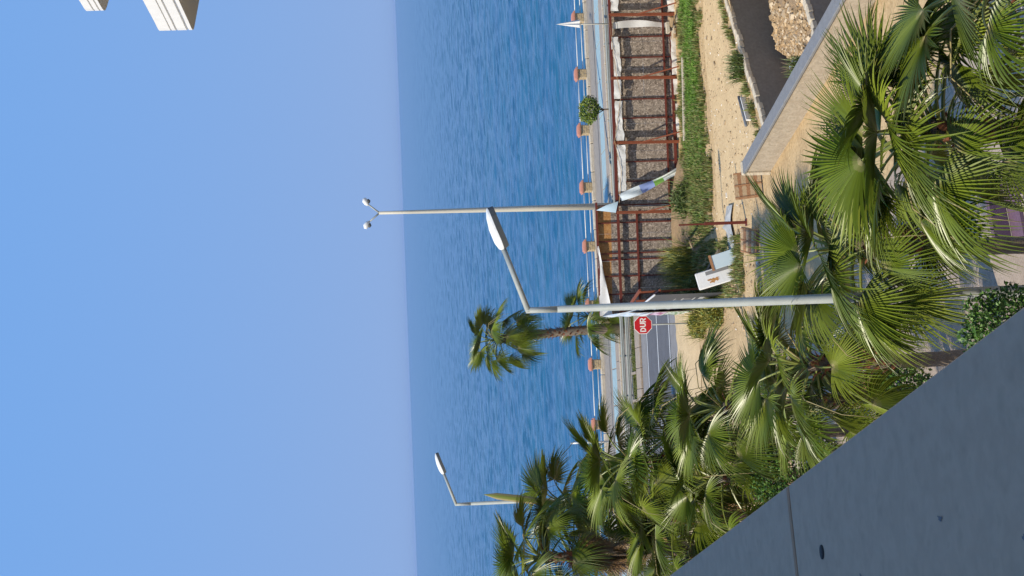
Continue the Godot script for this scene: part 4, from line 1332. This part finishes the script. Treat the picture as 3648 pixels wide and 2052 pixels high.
# ------------------------------------------------------------------ the houses
func houses():
	# the house the picture was taken from, behind and below the camera
	var e0 := Vector3(0.683, 0, 0.0)
	var dir := Vector3(-0.292, 0, -0.956).normalized()
	var inn := Vector3(-0.956, 0, 0.292).normalized()
	var h := thing("apartment_house", "plain rendered apartment house behind the grey concrete ledge", "building", Vector3.ZERO)
	var st := mb()
	box(st, Vector3(-9, 13.2, 7.2), Vector3(46, 26.4, 11.6))
	part("wall", done(st), M.plaster, h)
	st = mb()
	var bas := Basis(inn, Vector3.UP, -dir)
	box(st, e0 + dir * 3.2 + inn * 3.1 + Vector3(0, 5.55, 0), Vector3(6.0, 11.1, 11.0), bas)
	part("lower_storeys", done(st), M.plaster, h)
	var pw := thing("ledge", "smooth grey concrete ledge in shade with a dark crosswise joint", "ledge", Vector3.ZERO)
	# joint 4.23 m along the edge
	var jt := 4.245
	for sgm in [[-1.0, jt - 0.012], [jt + 0.012, 8.8]]:
		var L: float = sgm[1] - sgm[0]
		var s2 := mb()
		box(s2, Vector3.ZERO, Vector3(3.0, 0.16, L), Basis.IDENTITY, 0.005)
		part("concrete_slab", done(s2), M.ledge, pw, Transform3D(bas, e0 + dir * (sgm[0] + L / 2) + inn * 1.5 + Vector3(0, 11.32, 0)))
	var s3 := mb()
	box(s3, e0 + dir * jt + inn * 1.5 + Vector3(0, 11.305, 0), Vector3(2.98, 0.15, 0.024), bas)
	part("joint_sealant", done(s3), M.sealant, pw)
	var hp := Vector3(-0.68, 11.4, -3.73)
	part("painted_hole", tubem([hp + Vector3(0, -.03, 0), hp + Vector3(0, .0025, 0)], [.018, .018], 14), M.dark, pw, Transform3D(Basis.IDENTITY, Vector3.ZERO))  # solid near-black disc; the shade inside the hole is its colour
	for k in 6:
		var fl := mb()
		var fp := e0 + dir * rng.randf_range(2.6, 5.2) + inn * rng.randf_range(.12, .75) + Vector3(0, 11.4015, 0)
		for i in 9:
			var a0 := TAU * i / 9
			var a1 := TAU * (i + 1) / 9
			var rr := rng.randf_range(.0025, .008)
			for q in [Vector3.ZERO, Vector3(cos(a1) * rr, 0, sin(a1) * rr * 2.2), Vector3(cos(a0) * rr, 0, sin(a0) * rr * 2.2)]:
				fl.add_vertex(fp + q)
		part("stain", done(fl), plain(lin(.13, .12, .125), .9), pw)
	# white tower whose balconies reach into the upper corner
	var t := thing("white_tower", "white apartment tower with rounded banded balconies reaching over the lot", "building", Vector3(17.5, 0, -60.0), 0.0)
	var t_xz := Vector2(17.5, -60.0)
	part("wall", boxm(Vector3(10, 34.2, 30)), M.plaster, t, Transform3D(Basis.IDENTITY, Vector3(3.45, 16.9, 3)))
	# [soffit height, outward shift, fascia heights of bands (solid, recess, solid ...) from below]
	for f in [[20.72, 0.36, [.14, .10, .36, .08, .16, .05, .46]], [24.28, 1.25, [.12, .06, .17, .06, .3]], [17.2, 2.6, [.14, .10, .36, .08, .5]], [13.7, 2.6, [.14, .10, .36, .08, .5]], [10.2, 2.6, [.14, .10, .36, .08, .5]], [6.7, 2.6, [.14, .10, .36, .08, .5]]]:
		var shape := [Vector2(16, -44), Vector2(13.45, -45), Vector2(11.28, -60.2), Vector2(10.9, -62.9), Vector2(10.78, -63.6), Vector2(10.76, -64.0), Vector2(10.84, -64.35), Vector2(11.05, -64.7), Vector2(12.5, -66.6), Vector2(16, -69.6), Vector2(21, -70)]
		var bal := Node3D.new()
		var y: float = f[0]
		var st2 := mb()
		for i in f[2].size():
			var ins: float = 0.07 if i % 2 else 0.0
			for k in shape.size() - 1:
				var p: Vector2 = shape[k] + Vector2(f[1] + ins, 0.0) - t_xz
				var q: Vector2 = shape[k + 1] + Vector2(f[1] + ins, 0.0) - t_xz
				quad(st2, Vector3(p.x, y, p.y), Vector3(q.x, y, q.y), Vector3(q.x, y + f[2][i], q.y), Vector3(p.x, y + f[2][i], p.y))
				if i < f[2].size() - 1:
					var e := Vector3(0.07 if not (i % 2) else -0.07, 0, 0)
					var yy := Vector3(0, f[2][i], 0)
					quad(st2, Vector3(p.x, y, p.y) + yy, Vector3(q.x, y, q.y) + yy, Vector3(q.x, y, q.y) + yy + e, Vector3(p.x, y, p.y) + yy + e)
			y += f[2][i]
		bal.free()
		var bb := part("balcony", done(st2), M.plaster, t)
		var pts := PackedVector2Array()
		for v in shape:
			pts.append(v + Vector2(f[1], 0) - t_xz)
		pts.append(Vector2(21 + f[1], -44) - t_xz)
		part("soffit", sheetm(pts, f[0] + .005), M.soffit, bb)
		part("floor_slab", sheetm(pts, f[0] + .3), M.plaster, bb)
	for f in 9:
		for k in 6:
			part("window", boxm(Vector3(.08, 1.9, 1.8)), M.glass, t, Transform3D(Basis.IDENTITY, Vector3(-1.62, 4.4 + f * 3.25, -8 + k * 4.4)))

func _ready():
	rng.seed = 77
	camera_and_light()
	materials()
	setting()
	houses()
	hoarding()
	promenade_things()
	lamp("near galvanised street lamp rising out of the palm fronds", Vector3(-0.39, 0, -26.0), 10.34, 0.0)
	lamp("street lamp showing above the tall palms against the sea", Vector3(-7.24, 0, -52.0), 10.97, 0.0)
	stop_sign()
	lot_things()
	plants()
	palms()
